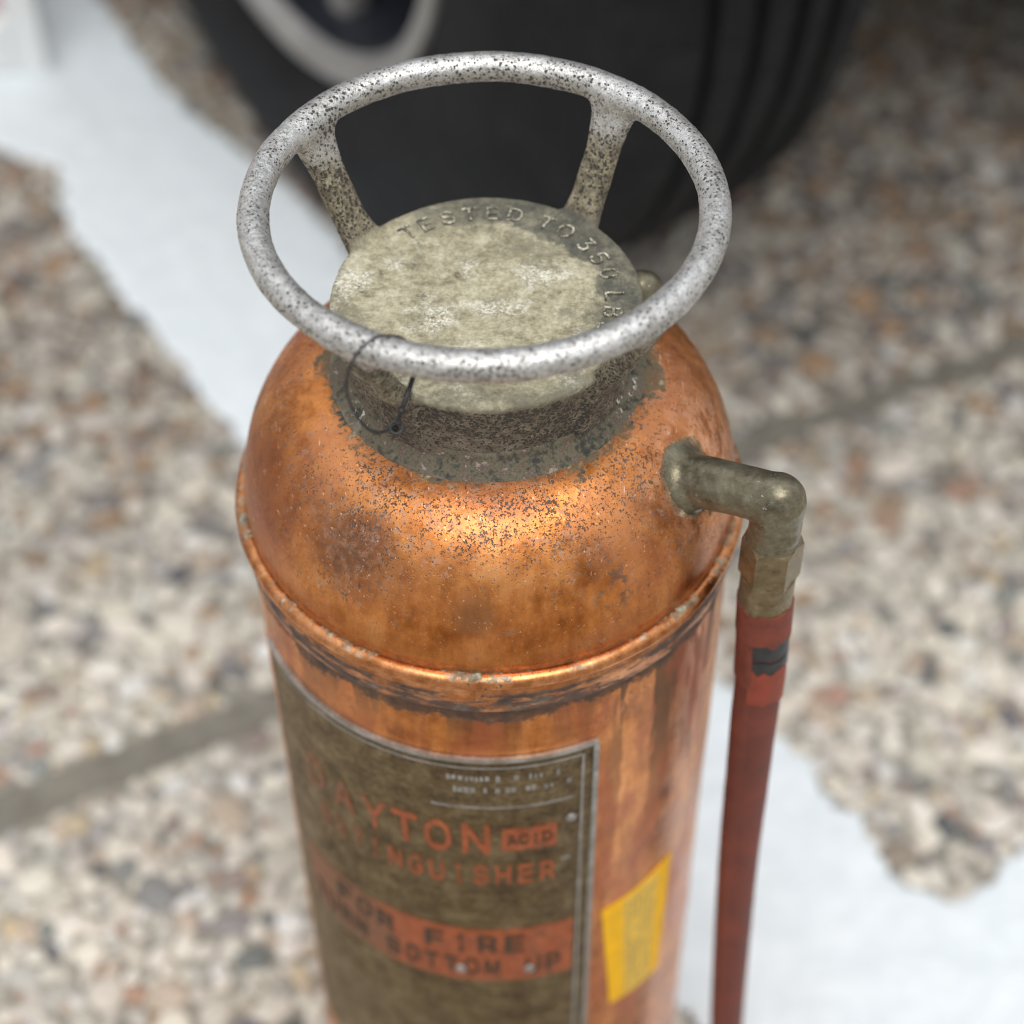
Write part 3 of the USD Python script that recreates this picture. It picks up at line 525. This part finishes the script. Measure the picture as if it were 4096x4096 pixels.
# bodywork over and behind the wheel, above the top of the picture
def fender():
    a = np.radians(np.linspace(4, 128, 40)); pr = []
    w = np.linspace(-0.03, 0.26, 7); rr = 0.455 - 0.06 * np.abs(np.linspace(-1, 1, 7)) ** 2.5
    P = np.array([[(r_ * math.cos(t), r_ * math.sin(t), w_) for w_, r_ in zip(w, rr)] for t in a]); Q = P * [0.975, 0.975, 1.0]
    n = 7; m = len(a); v = np.vstack([P.reshape(-1, 3), Q.reshape(-1, 3)]); i, j = np.meshgrid(np.arange(m - 1), np.arange(n - 1), indexing="ij")
    qd = np.stack([i * n + j, i * n + j + 1, (i + 1) * n + j + 1, (i + 1) * n + j], -1).reshape(-1, 4); f = np.vstack([qd, qd[:, ::-1] + m * n])
    rimE = []
    for k in range(m - 1):
        for j0 in (0, n - 1): rimE.append([k * n + j0, (k + 1) * n + j0, (k + 1) * n + j0 + m * n, k * n + j0 + m * n])
    for j0 in range(n - 1):
        for k in (0, m - 1): rimE.append([k * n + j0, k * n + j0 + 1, k * n + j0 + 1 + m * n, k * n + j0 + m * n])
    f = np.vstack([f, rimE]); return v, np.vstack([f[:, [0, 1, 2]], f[:, [0, 2, 3]]])
obj("fender", move(fender(), WC, WRot), M_cardark, car, smooth=50)
AL = np.array([math.sin(PHI), -math.cos(PHI), 0]); CRot = np.stack([AL, AX, np.array([0, 0, 1.0])], 1)      # forward, inward, up
def block(name, s0, s1, n0, n1, z0, z1, r_, mat): obj(name, move(move(rbox(s1 - s0, n1 - n0, z1 - z0, r_), ((s0 + s1) / 2, (n0 + n1) / 2, (z0 + z1) / 2)), np.array([-0.139, 0.711, 0]), CRot), mat, car, smooth=50)
block("underside", -3.40, 0.04, 0.27, 1.50, 0.22, 0.62, 0.03, M_under)
block("side_body", -3.40, -0.50, 0.00, 1.78, 0.36, 1.12, 0.08, M_cardark)
block("hood", -0.52, 0.42, 0.00, 1.78, 0.80, 1.14, 0.10, M_cardark)
block("front_grille", 0.06, 0.40, 0.27, 1.50, 0.49, 0.84, 0.04, M_under)
block("added_shade_block", 0.20, 0.40, 0.50, 1.62, 0.17, 0.52, 0.05, M_under)  # unseen low piece, added to keep light off the ground under the car
block("front_bumper", 0.33, 0.47, 0.02, 1.76, 0.50, 0.70, 0.05, M_cardark)
block("cabin", -3.35, -0.70, 0.06, 1.72, 1.10, 1.86, 0.15, M_cardark)

# ================================================================== WHITE STANDING BOARD at the top left
bd = thing("sign_board", "white framed board standing on the painted line beside the car", "sign board")
def post(x0, x1, z0, z1, y0=0.915, t=0.022): return move(rbox(x1 - x0, t, z1 - z0, 0.003), ((x0 + x1) / 2, y0, (z0 + z1) / 2))
obj("frame_post", post(-0.393, -0.365, 0.003, 0.62), M_white, bd, smooth=40)
obj("frame_post", post(-0.86, -0.832, 0.003, 0.62), M_white, bd, smooth=40)
obj("bottom_rail", post(-0.832, -0.3935, 0.005, 0.052), M_white, bd, smooth=40)
obj("top_rail", post(-0.832, -0.3935, 0.58, 0.62), M_white, bd, smooth=40)
obj("panel", post(-0.832, -0.3935, 0.052, 0.58, 0.922, 0.006), M_pinkprint, bd, smooth=40)

# ================================================================== THE FIRE EXTINGUISHER
ext = thing("fire_extinguisher", "old copper fire extinguisher with a silver ring handle and red hose", "fire extinguisher")
def dome_r(z): return 0.046 + (0.0888 - 0.046) * np.clip(1 - (z / 0.060) ** 2.2, 0, 1) ** (1 / 2.2)
zz = 0.0600 * (1 - (1 - np.linspace(0.0, 1.0, 150)) ** 2.4); zz = np.clip(zz, 0.0012, 0.06)
zz = np.unique(zz)[::-1]
v, f = out(lathe(np.c_[dome_r(zz), zz], 420))
v = wobble(v, 0.00045, 26, 1, 3)
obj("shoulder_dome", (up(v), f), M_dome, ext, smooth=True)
# solder collar round the neck
prof = [(0.0460, 0.0660), (0.0478, 0.0662), (0.0486, 0.0648), (0.0492, 0.0633), (0.0505, 0.0622), (0.0515, 0.0612), (0.0528, 0.0604), (0.0540, 0.0596), (0.0550, 0.0578)]
v, f = out(lathe(spline(prof, 40), 300)); d = meshkit.fbm(v * 140, 4, 8) - 0.5
v[:, 2] += d * 0.0013; v = wobble(v, 0.0008, 60, 5)
obj("neck_collar", (up(v), f), M_solder, ext, smooth=True)
# bead: rolled lip with a step below it
th = np.linspace(math.radians(118), math.radians(-70), 26)
prof = [(0.0880, 0.0024)] + [(0.0896 + 0.0033 * math.cos(t), -0.0008 + 0.0033 * math.sin(t)) for t in th] + [(0.0902, -0.0048), (0.0903, -0.0060), (0.0908, -0.0066), (0.0910, -0.0085), (0.0910, -0.0115), (0.0906, -0.0128), (0.0906, -0.0150), (0.0903, -0.0176), (0.0896, -0.0186), (0.0885, -0.0188)]
v, f = out(lathe(prof, 420)); v = wobble(v, 0.00025, 90, 3)
obj("bead", (up(v), f), M_bead, ext, smooth=60)
# cylinder
zs = np.r_[np.linspace(-0.0186, -0.32, 170), np.linspace(-0.33, -0.452, 20)]
v, f = out(lathe(np.c_[np.full(len(zs), 0.0890), zs], 420)); v = wobble(v, 0.00035, 14, 9, 3)
obj("body", (up(v), f), M_body, ext, smooth=True)
v, f = out(lathe([(0.0885, -0.440), (0.0905, -0.4405), (0.0915, -0.444), (0.0915, -0.466), (0.0905, -0.4697), (0.083, -0.4697), (0.083, -0.45), (0.0, -0.445)], 200))
obj("base_ring", (up(v), f), M_bead, ext, smooth=40)

# ---- cast lid, four spokes and ring handle: one smooth casting, split into its parts
RINGR, RINGT, RINGZ, CAPZ = 0.0729, 0.00508, 0.1299, 0.0905
SP = [math.radians(a) for a in (143.0, 51.0, -43.0, -124.0)]
PATH = np.array([(0.0715, 0.1275), (0.0655, 0.1130), (0.0575, 0.0965), (0.0515, 0.0880), (0.0478, 0.0760), (0.0462, 0.0660)]); HW = np.array([0.0080, 0.0056, 0.0056, 0.0068, 0.0085, 0.0095])
def sd_ring(P): return np.hypot(np.hypot(P[..., 0], P[..., 1]) - RINGR, P[..., 2] - RINGZ) - RINGT
def sd_cap(P):
    r, z = np.hypot(P[..., 0], P[..., 1]), P[..., 2]; R = 0.0473 + (0.0521 - 0.0473) * (z - 0.0637) / (CAPZ - 0.0637)
    a, b = (r - R) * 0.984 + 0.0012, np.maximum(z - CAPZ, 0.058 - z) + 0.0012
    return np.minimum(np.maximum(a, b), 0) + np.hypot(np.maximum(a, 0), np.maximum(b, 0)) - 0.0012
def sd_spoke(P, ang):
    s, w, z = P[..., 0] * math.cos(ang) + P[..., 1] * math.sin(ang), -P[..., 0] * math.sin(ang) + P[..., 1] * math.cos(ang), P[..., 2]
    d = np.full(s.shape, 1e3, s.dtype); h = np.zeros(s.shape, s.dtype)
    for (a, b, h0, h1) in zip(PATH[:-1], PATH[1:], HW[:-1], HW[1:]):
        e = b - a; t = np.clip(((s - a[0]) * e[0] + (z - a[1]) * e[1]) / (e @ e), 0, 1); dd = np.hypot(s - a[0] - t * e[0], z - a[1] - t * e[1])
        h = np.where(dd < d, h0 + (h1 - h0) * t, h); d = np.minimum(d, dd)
    a, b = d - 0.0012, np.abs(w) - h + 0.0024
    return np.minimum(np.maximum(a, b), 0) + np.hypot(np.maximum(a, 0), np.maximum(b, 0)) - 0.0024
def smin(a, b, k): hh = np.clip(0.5 + 0.5 * (b - a) / k, 0, 1); return b + (a - b) * hh - k * hh * (1 - hh)
def parts_sd(P): return [sd_ring(P), sd_cap(P)] + [sd_spoke(P, a) for a in SP]
def casting(P):
    q = parts_sd(P); d = q[0]
    for s in q[2:]: d = smin(d, s, 0.0045)
    return smin(d, q[1], 0.0026)
h_ = 0.00095; gx = np.arange(-0.0815, 0.0816, h_); gz = np.arange(0.0565, 0.1375, h_)
P = np.stack(np.meshgrid(gx, gx, gz, indexing="ij"), -1).astype(np.float32)
v, f = surface_nets(casting(P), np.array([gx[0], gx[0], gz[0]]), h_); v = v.astype(float)
def grad(v):
    e = 2e-4; return np.stack([casting(v + e * k) - casting(v - e * k) for k in np.eye(3)], -1) / (2 * e)
for _ in range(3):
    gr = grad(v); v -= gr * (casting(v) / np.maximum((gr ** 2).sum(1), 0.2))[:, None]
# uneven casting: gentle waves everywhere, finer lumps on spokes and skirt
gr = grad(v); gr /= np.linalg.norm(gr, axis=1, keepdims=True)
lump = (meshkit.fbm(v * 110, 3, 21) - 0.5) * 0.00055 + (meshkit.fbm(v * 420, 2, 22) - 0.5) * 0.00030
v = v + gr * lump[:, None]
tri = v[f]; fn = np.cross(tri[:, 1] - tri[:, 0], tri[:, 2] - tri[:, 0]); nv = np.zeros_like(v)
for k in range(3): np.add.at(nv, f[:, k], fn)
nv /= np.linalg.norm(nv, axis=1, keepdims=True) + 1e-12
if (nv * gr).sum() < 0: f = f[:, ::-1]; nv = -nv
lab = np.argmin(np.stack(parts_sd(v[f].mean(1)), 0), 0)
def piece(k, name, **kw):
    ff = f[lab == k]; u, inv = np.unique(ff, return_inverse=True)
    return obj(name, (up(v[u]), inv.reshape(-1, 3)), M_cast, ext, normals=nv[u], **kw)
piece(0, "handle_ring"); cap = piece(1, "screw_lid")
for k in range(4): piece(2 + k, "handle_spoke")
# raised cast lettering round the lid
for ch, a in zip("TESTEDTO350LBS", (128.3, 118.5, 107.5, 97.0, 86.5, 75.5, 60.0, 49.5, 36.0, 25.0, 14.0, -1.5, -12.0, -23.0)):
    m = meshkit.text_mesh(ch, 0.0066, 0.0010); m = trimesh.Trimesh(*vf(m)); lv = np.array(m.vertices); lv[:, 0] -= (lv[:, 0].max() + lv[:, 0].min()) / 2; lv[:, 1] -= 0.0033
    top = lv[:, 2] > 0.0005; lv[top, :2] *= 0.97
    t = math.radians(a) - math.pi / 2; c, s = math.cos(t), math.sin(t); lv = lv @ np.array([[c, -s, 0], [s, c, 0], [0, 0, 1.0]]).T
    lv += [0.0424 * math.cos(math.radians(a)), 0.0424 * math.sin(math.radians(a)), CAPZ - 0.0002]
    lv[:, 2] += (meshkit.noise(lv * 300, 3) - 0.5) * 0.0004
    obj("letter", (up(lv), np.array(m.faces)), M_letter, cap, smooth=False)

# ---- outlet elbow, nut, ferrule and hose on the right
A30 = math.radians(-30.0); er = np.array([math.cos(A30), math.sin(A30), 0]); et = np.array([-math.sin(A30), math.cos(A30), 0]); ez = np.array([0, 0, 1.0])
def rz(r, zz_): return er * r + ez * zz_
EZ = 0.0465; XR = 0.1096
def cap_sd(P, a, b, r0, r1):
    e = b - a; t = np.clip(((P - a) @ e) / (e @ e), 0, 1); return np.linalg.norm(P - a - t[..., None] * e, axis=-1) - (r0 + (r1 - r0) * t)
def dome_sd(P):
    r, z = np.hypot(P[..., 0], P[..., 1]), np.clip(P[..., 2], 1e-5, 0.0599); g_ = (dome_r(z + 1e-5) - dome_r(z - 1e-5)) / 2e-5
    return (r - dome_r(z)) / np.sqrt(1 + g_ ** 2)
def elbow_sd(P):
    p = smin(cap_sd(P, rz(0.0680, 0.0400), rz(XR - 0.0005, 0.0485), 0.0091, 0.0087), cap_sd(P, rz(XR, 0.0485 - 0.0005), rz(XR, 0.010), 0.0090, 0.0084), 0.0016)
    return p
def fillet(P): return smin(elbow_sd(P), dome_sd(P), 0.0042)
h_ = 0.0009; c_ = rz(0.094, 0.036); ax_ = [np.arange(c_[k] - w_, c_[k] + w_, h_) for k, w_ in enumerate((0.040, 0.034, 0.036))]
P = np.stack(np.meshgrid(*ax_, indexing="ij"), -1); v, f = surface_nets(fillet(P), np.array([a_[0] for a_ in ax_]), h_)
def gradf(F, v):
    e = 2e-4; return np.stack([F(v + e * k) - F(v - e * k) for k in np.eye(3)], -1) / (2 * e)
for _ in range(3): gr = gradf(fillet, v); v -= gr * (fillet(v) / np.maximum((gr ** 2).sum(1), 0.2))[:, None]
gr = gradf(fillet, v); gr /= np.linalg.norm(gr, axis=1, keepdims=True)
v = v + gr * ((meshkit.fbm(v * 150, 3, 14) - 0.5) * 0.0006 + (meshkit.fbm(v * 500, 2, 17) - 0.5) * 0.0002)[:, None]
tri = v[f]; fn = np.cross(tri[:, 1] - tri[:, 0], tri[:, 2] - tri[:, 0]); nv = np.zeros_like(v)
for k in range(3): np.add.at(nv, f[:, k], fn)
nv /= np.linalg.norm(nv, axis=1, keepdims=True) + 1e-12
if (nv * gr).sum() < 0: f = f[:, ::-1]; nv = -nv
cen = v[f].mean(1); ds, es = dome_sd(cen), elbow_sd(cen)
for name_, keep in (("outlet_elbow", (es < 0.00035) & (ds > 0.0)), ("elbow_flange", (es >= 0.00035) & (ds > 0.00015) & (es < 0.009))):
    ff = f[keep]; u, inv_ = np.unique(ff, return_inverse=True); obj(name_, (up(v[u]), inv_.reshape(-1, 3)), M_pipe, ext, normals=nv[u])
def hexnut(r_in, r_out, z0, z1, rot):
    a = rot + np.arange(6) * math.pi / 3; import manifold3d as m3
    hx = m3.CrossSection([[(r_out * math.cos(k), r_out * math.sin(k)) for k in a]]).extrude(z1 - z0).translate([0, 0, z0])
    ch = m3.Manifold.revolve(m3.CrossSection([[(0, z0), (r_out * 0.985, z0), (r_out * 1.02, z0 + 0.001), (r_out * 1.02, z1 - 0.0022), (r_out * 0.88, z1), (0, z1)]]), 96)
    me = (hx ^ ch).to_mesh(); return np.array(me.vert_properties[:, :3], float), np.array(me.tri_verts)
nut = hexnut(0.0, 0.0106, 0.0115, 0.0295, math.radians(-68)); obj("hex_nut", (up(nut[0] + er * XR), nut[1]), M_nut, ext, smooth=25)
v, f = lathe([(0.0, 0.0315), (0.0088, 0.0315), (0.0092, 0.0305), (0.0092, 0.0285)], 64); obj("nut_shoulder", (up(v + er * XR), f), M_pipe, ext, smooth=40)
v, f = out(lathe([(0.0093, 0.0120), (0.0097, 0.0112), (0.0095, 0.0102), (0.0095, -0.0080)], 64)); obj("hose_ferrule", (up(v + er * XR), f), M_nut, ext, smooth=40)
hp = spline([rz(0.1096, 0.002), rz(0.1102, -0.012), rz(0.1112, -0.030), rz(0.1120, -0.075), rz(0.1128, -0.110), rz(0.1136, -0.150), rz(0.1164, -0.225), rz(0.1205, -0.310), rz(0.1235, -0.370), rz(0.122, -0.415), rz(0.112, -0.445), rz(0.097, -0.455)], 160)
def hose_at(s_): return hp[np.argmin(np.abs(hp[:120, 2] - s_))]
ang_r = np.interp(hp[:, 2], [-0.40, -0.31, -0.15, -0.06], [0.0074, 0.0075, 0.0083, 0.0088]) + 0.00015 * (meshkit.noise(hp * 90, 3) - 0.5)
v, f = tube(hp, ang_r, 40); obj("hose", (up(v), f), M_hose, ext, smooth=True)
# a red wrap over the top of the hose, worn through to black, with a peeled orange flap
def hose_patch(a0, a1, z0, z1, R, n=40, k=20, rag=0.0, seed=0, taper=None):
    """Curved patch round the hose; azimuth 0 faces along er, +pi/2 along et."""
    A = np.radians(np.linspace(a0, a1, n)); Z = np.linspace(0, 1, k); full = abs(a1 - a0) >= 359
    V = []
    for t in Z:
        for a in A:
            e0 = rag * (meshkit.noise(np.array([[math.cos(a) * 4 + seed, math.sin(a) * 4, 0.3]]), seed)[0] - 0.5); e1 = rag * (meshkit.noise(np.array([[math.cos(a) * 4 + seed, math.sin(a) * 4, 5.3]]), seed + 1)[0] - 0.5)
            zc = (z0 + e0) * (1 - t) + (z1 + e1) * t; aa = a + (0 if full else rag * 12 * (meshkit.noise(np.array([[t * 6 + seed, 0.2, a * 0.01]]), seed + 2)[0] - 0.5))
            c = np.array([np.interp(-zc, -hp[:120, 2], hp[:120, i]) for i in range(2)]); rr = R * (1 + 0.012 * (meshkit.noise(np.array([[a * 3, t * 5, seed]]), 5)[0] - 0.5))
            V.append([c[0] + rr * math.cos(A30 + aa), c[1] + rr * math.sin(A30 + aa), zc])
    V = np.array(V); i, j = np.meshgrid(np.arange(k - 1), np.arange(n - 1), indexing="ij"); q = np.stack([i * n + j, (i + 1) * n + j, (i + 1) * n + j + 1, i * n + j + 1], -1).reshape(-1, 4)
    c0 = np.array([np.interp(-V[:, 2], -hp[:120, 2], hp[:120, i]) for i in range(2)]).T
    W = V.copy(); W[:, :2] = c0 + (V[:, :2] - c0) * (0.00875 / R)                # inner face, so that the patch has an edge
    n_ = len(V); b = []
    for i0 in range(k - 1): b += [[i0 * n, i0 * n + n_, (i0 + 1) * n + n_, (i0 + 1) * n], [i0 * n + n - 1, (i0 + 1) * n + n - 1, (i0 + 1) * n + n - 1 + n_, i0 * n + n - 1 + n_]]
    for j0 in range(n - 1): b += [[j0, j0 + 1, j0 + 1 + n_, j0 + n_], [(k - 1) * n + j0, (k - 1) * n + j0 + n_, (k - 1) * n + j0 + 1 + n_, (k - 1) * n + j0 + 1]]
    q = np.vstack([q[:, ::-1] if True else q, b]); return up(np.vstack([V, W])), np.vstack([q[:, [0, 1, 2]], q[:, [0, 2, 3]]])
obj("hose_wrap", hose_patch(-180, 180, -0.0028, -0.0185, 0.0100, 72, 10, 0.0035, 3), M_wrap, ext, smooth=40)
obj("hose_wrap", hose_patch(-230, -88, -0.0170, -0.0440, 0.0097, 50, 14, 0.0045, 9), M_wrap, ext, smooth=40, label="torn left flap of the red wrap")
obj("black_band", hose_patch(-92, 30, -0.0165, -0.0268, 0.0094, 30, 8, 0.002, 5), M_blacktape, ext, smooth=40)
obj("black_band", hose_patch(-92, 30, -0.0280, -0.0350, 0.0094, 30, 8, 0.003, 6), M_blacktape, ext, smooth=40)
obj("peeled_flap", hose_patch(-94, 2, -0.0340, -0.0530, 0.0097, 30, 12, 0.005, 12), M_peel, ext, smooth=40)

# ---- name plate on the front of the cylinder
RB = 0.0890
def curve(v, az_c, z_c, R0):
    """Bends flat lettering (x along, y up, z out) onto the cylinder, x = 0 at azimuth az_c degrees."""
    a = math.radians(az_c) + v[:, 0] / RB; r = R0 + v[:, 2]
    return np.stack([r * np.cos(a), r * np.sin(a), z_c + v[:, 1]], 1)
def cyl_patch(a0, a1, z0, z1, R0, R1, n=60, k=2, edge=None):
    A = np.radians(np.linspace(a0, a1, n)); Z = np.linspace(z0, z1, k); V = []
    for R in (R1, R0):
        for z_ in Z:
            for a in A: V.append((R * math.cos(a), R * math.sin(a), z_))
    V = np.array(V); n_ = n * k; i, j = np.meshgrid(np.arange(k - 1), np.arange(n - 1), indexing="ij"); q = np.stack([i * n + j, i * n + j + 1, (i + 1) * n + j + 1, (i + 1) * n + j], -1).reshape(-1, 4)
    q = q[:, ::-1] if (z1 - z0) * (a1 - a0) < 0 else q; b = []
    for i0 in range(k - 1): b += [[i0 * n, (i0 + 1) * n, (i0 + 1) * n + n_, i0 * n + n_], [i0 * n + n - 1, i0 * n + n - 1 + n_, (i0 + 1) * n + n - 1 + n_, (i0 + 1) * n + n - 1]]
    for j0 in range(n - 1): b += [[j0, j0 + n_, j0 + 1 + n_, j0 + 1], [(k - 1) * n + j0, (k - 1) * n + j0 + 1, (k - 1) * n + j0 + 1 + n_, (k - 1) * n + j0 + n_]]
    q = np.vstack([q, b]); return up(V), np.vstack([q[:, [0, 1, 2]], q[:, [0, 2, 3]]])
P0, P1 = RB + 0.0001, RB + 0.0010
plate = obj("name_plate", cyl_patch(-158, -66.2, -0.330, -0.0470, P0, P1, 120, 2), M_plate, ext, smooth=40)
obj("plate_border", cyl_patch(-158, -66.0, -0.0486, -0.0464, P0, P1 + 0.0007, 120), M_tin, plate, smooth=40)
obj("plate_border", cyl_patch(-67.2, -65.8, -0.330, -0.0486, P0, P1 + 0.0007, 6, 2), M_tin, plate, smooth=40)
obj("inner_line", cyl_patch(-150, -69.3, -0.0528, -0.0520, P1 - 0.0003, P1 + 0.0003, 100), M_tin, plate, smooth=40)
obj("inner_line", cyl_patch(-70.0, -69.3, -0.330, -0.0520, P1 - 0.0003, P1 + 0.0003, 4, 2), M_tin, plate, smooth=40)
obj("rule_line", cyl_patch(-105.5, -72.0, -0.0782, -0.0774, P1 - 0.0003, P1 + 0.0003, 50), M_tin, plate, smooth=40)
def lettering(ch, az, zc, h, mat, wid=None, bold=False, raise_=0.00035, name="letter", base=None, parent=None):
    m = meshkit.text_mesh(ch, h, raise_ + 0.0002, bold); lv = np.array(m.vertices); cx = (lv[:, 0].max() + lv[:, 0].min()) / 2; lv[:, 0] -= cx; lv[:, 1] -= h / 2; lv[:, 2] -= 0.0002
    if wid: lv[:, 0] *= wid / (lv[:, 0].max() * 2 + 1e-9)
    obj(name, (up(curve(lv, az, zc, base or P1)), np.array(m.faces)), mat, parent or plate, smooth=False)
for ch, az in zip("DAYTON", (-140.0, -130.3, -121.0, -112.6, -104.4, -95.1)): lettering(ch, az, -0.0995, 0.0185, M_copperprint, 0.0105, bold=True)
box_ = obj("word_box", cyl_patch(-89.0, -75.8, -0.1072, -0.0925, P1 - 0.0003, P1 + 0.0003, 16, 2), M_copperprint, plate, smooth=40)
for k, ch in enumerate("ACID"): lettering(ch, -86.6 + 2.85 * k, -0.0998, 0.0066, M_ink, 0.0036 if ch != "I" else 0.0010, raise_=0.0007)
for k, ch in enumerate("EXTINGUISHER"): lettering(ch, -77.9 - 5.45 * (11 - k), -0.1246, 0.0125, M_copperprint, 0.0058 if ch != "I" else 0.0016, bold=True)
obj("rule_line", cyl_patch(-74.4, -72.2, -0.1195, -0.1180, P1 - 0.0003, P1 + 0.0003, 4), M_tin, plate, smooth=40)
band = obj("copper_band", cyl_patch(-150, -71.0, -0.2070, -0.1665, P1 - 0.0003, P1 + 0.0003, 100), M_copperprint, plate, smooth=40)
def row(text, az1, step, zc, h, w, mat):
    n = len(text)
    for k, ch in enumerate(text):
        if ch != " ": lettering(ch, az1 - step * (n - 1 - k), zc, h, mat, w if ch != "I" else w * 0.28, bold=True, raise_=0.0007)
row("FOR FIRE", -86.2, 6.9, -0.1775, 0.0125, 0.0078, M_ink)
row("TURN BOTTOM UP", -76.0, 5.35, -0.1960, 0.0120, 0.0062, M_ink)
# worn small print: only traces of the lines are left
def traces(a0, a1, zc, h, mat, seed, cover):
    r = np.random.default_rng(seed); a = a0; ps = []
    while a < a1:
        w = r.uniform(0.5, 1.3)
        if r.random() < cover: ps.append(cyl_patch(a, a + w, zc - h * r.uniform(0.3, 0.5), zc + h * r.uniform(0.2, 0.5), P1 - 0.0003, P1 + r.uniform(0.0001, 0.0004), 3))
        a += w + r.uniform(0.2, 0.7)
    return join(ps)
for k, (zc, a0, a1, h, cov) in enumerate(((-0.0590, -104.5, -72.5, 0.0040, 0.6), (-0.0665, -106, -73.5, 0.0036, 0.6))): obj("worn_print", traces(a0, a1, zc, h, M_tin, 40 + k, cov), M_tin, plate, smooth=False, kind="stuff")
for k, zc in enumerate((-0.1395, -0.1460, -0.1525, -0.1590, -0.2150, -0.2225, -0.2300, -0.2375, -0.2450)): obj("worn_print", traces(-140, -73, zc, 0.0032, M_plate, 60 + k, 0.75), M_plate, plate, smooth=False, kind="stuff")
for az, zc, r_ in ((-100.3, -0.1985, 0.0024), (-82.4, -0.1985, 0.0024), (-72.3, -0.0910, 0.0022)):
    s = trimesh.creation.icosphere(2, r_); sv = np.array(s.vertices) * [0.55, 1, 1]; a = math.radians(az); Rm = np.array([[math.cos(a), -math.sin(a), 0], [math.sin(a), math.cos(a), 0], [0, 0, 1]])
    obj("rivet", (up(sv @ Rm.T + [(P1 + 0.0004) * math.cos(a), (P1 + 0.0004) * math.sin(a), zc]), np.array(s.faces)), M_tin, plate, smooth=True)
# ---- yellow inspection label to the right of the plate
Y0, Y1 = RB + 0.0001, RB + 0.00045
def skew(vf_):
    v, f = vf_; a = np.degrees(np.arctan2(v[:, 1], v[:, 0])); r = np.hypot(v[:, 0], v[:, 1]); t = (v[:, 2] - ZB + 0.1705) / -0.09
    a2 = np.radians(a + t * np.interp(a, [-62, -37], [4.6, -1.4])); return np.c_[r * np.cos(a2), r * np.sin(a2), v[:, 2] + np.interp(a, [-62, -37], [-0.002, 0.001]) * 1.0 - np.interp(a, [-62, -37], [-0.002, 0.006]) * t], f
lab_ = obj("yellow_label", skew(cyl_patch(-62.3, -36.8, -0.2580, -0.1705, Y0, Y1, 40, 8)), M_yellow, ext, smooth=40)
obj("label_field", skew(cyl_patch(-55.8, -42.3, -0.2570, -0.1720, Y1 - 0.0002, Y1 + 0.0001, 24, 8)), M_yellowpale, lab_, smooth=40)
r = np.random.default_rng(3)
for k in range(6):
    a = -54.8 + 2.0 * k; zc = -0.178; ps = []
    while zc > -0.25:
        l = r.uniform(0.002, 0.007)
        if r.random() < 0.75: ps.append(skew(cyl_patch(a, a + 0.9, zc - l, zc, Y1, Y1 + 0.00018, 3)))
        zc -= l + r.uniform(0.0012, 0.003)
    obj("printed_line", join(ps), M_print, lab_, smooth=False, kind="stuff")
# ---- cast lug on the back of the shoulder
lug = np.array([0.0545, 0.0290, 0.0640]); s = trimesh.creation.icosphere(3, 1.0); sv = np.array(s.vertices) * [0.0085, 0.0075, 0.0100]; sv *= 1 + 0.15 * (meshkit.fbm(sv * 200, 3, 2) - 0.5)[:, None]
obj("shoulder_lug", (up(sv + lug), np.array(s.faces)), M_pipe, ext, smooth=True)

# ================================================================== BLACK TAG FASTENER looped over the ring
def unproject(u, v_, y):
    d = ROT @ np.array([(u - 2048) / (1.92137881 * 4096), -(v_ - 2048) / (1.92137881 * 4096), -1.0]); t = (y - EYE[1]) / d[1]; return EYE + t * d
tie = thing("tag_fastener", "thin black plastic loop fastener hanging from the silver ring handle", "cable tie")
loop = [unproject(u, w, y) for u, w, y in ((1585, 1709, -0.0700), (1550, 1722, -0.0715), (1513, 1731, -0.0735), (1455, 1700, -0.0760), (1405, 1625, -0.0780), (1385, 1549, -0.0790), (1400, 1470, -0.0785), (1440, 1400, -0.0765), (1495, 1355, -0.0720), (1540, 1343, -0.0670), (1585, 1345, -0.0610), (1632, 1372, -0.0575), (1658, 1430, -0.0580), (1650, 1515, -0.0620), (1625, 1590, -0.0665), (1602, 1655, -0.0695), (1588, 1700, -0.0705))]
lp = spline(loop, 140); rad_ = np.full(140, 0.00048); rad_[105:] = 0.00080
obj("filament", tube(lp, rad_, 12), M_tie, tie, smooth=True)
hd = unproject(1585, 1709, -0.0705); to = EYE - hd; to /= np.linalg.norm(to)
Rt = trimesh.geometry.align_vectors([0, 0, 1], to)[:3, :3]
v, f = vf(trimesh.creation.torus(0.0019, 0.00062, 32, 12)); obj("lock_head", move((v, f), hd, Rt), M_tie, tie, smooth=True)
for k, (u, w, y, rr) in enumerate(((1606, 1643, -0.0697, 0.0013), (1592, 1692, -0.0705, 0.0010))):
    s = trimesh.creation.icosphere(2, rr); obj("bead_stop", (np.array(s.vertices) + unproject(u, w, y), np.array(s.faces)), M_tie, tie, smooth=True)
v, f = tube([hd, unproject(1575, 1745, -0.070), unproject(1567, 1760, -0.070)], [0.0009, 0.0007, 0.0004], 10); obj("tail", (v, f), M_tie, tie, smooth=True)
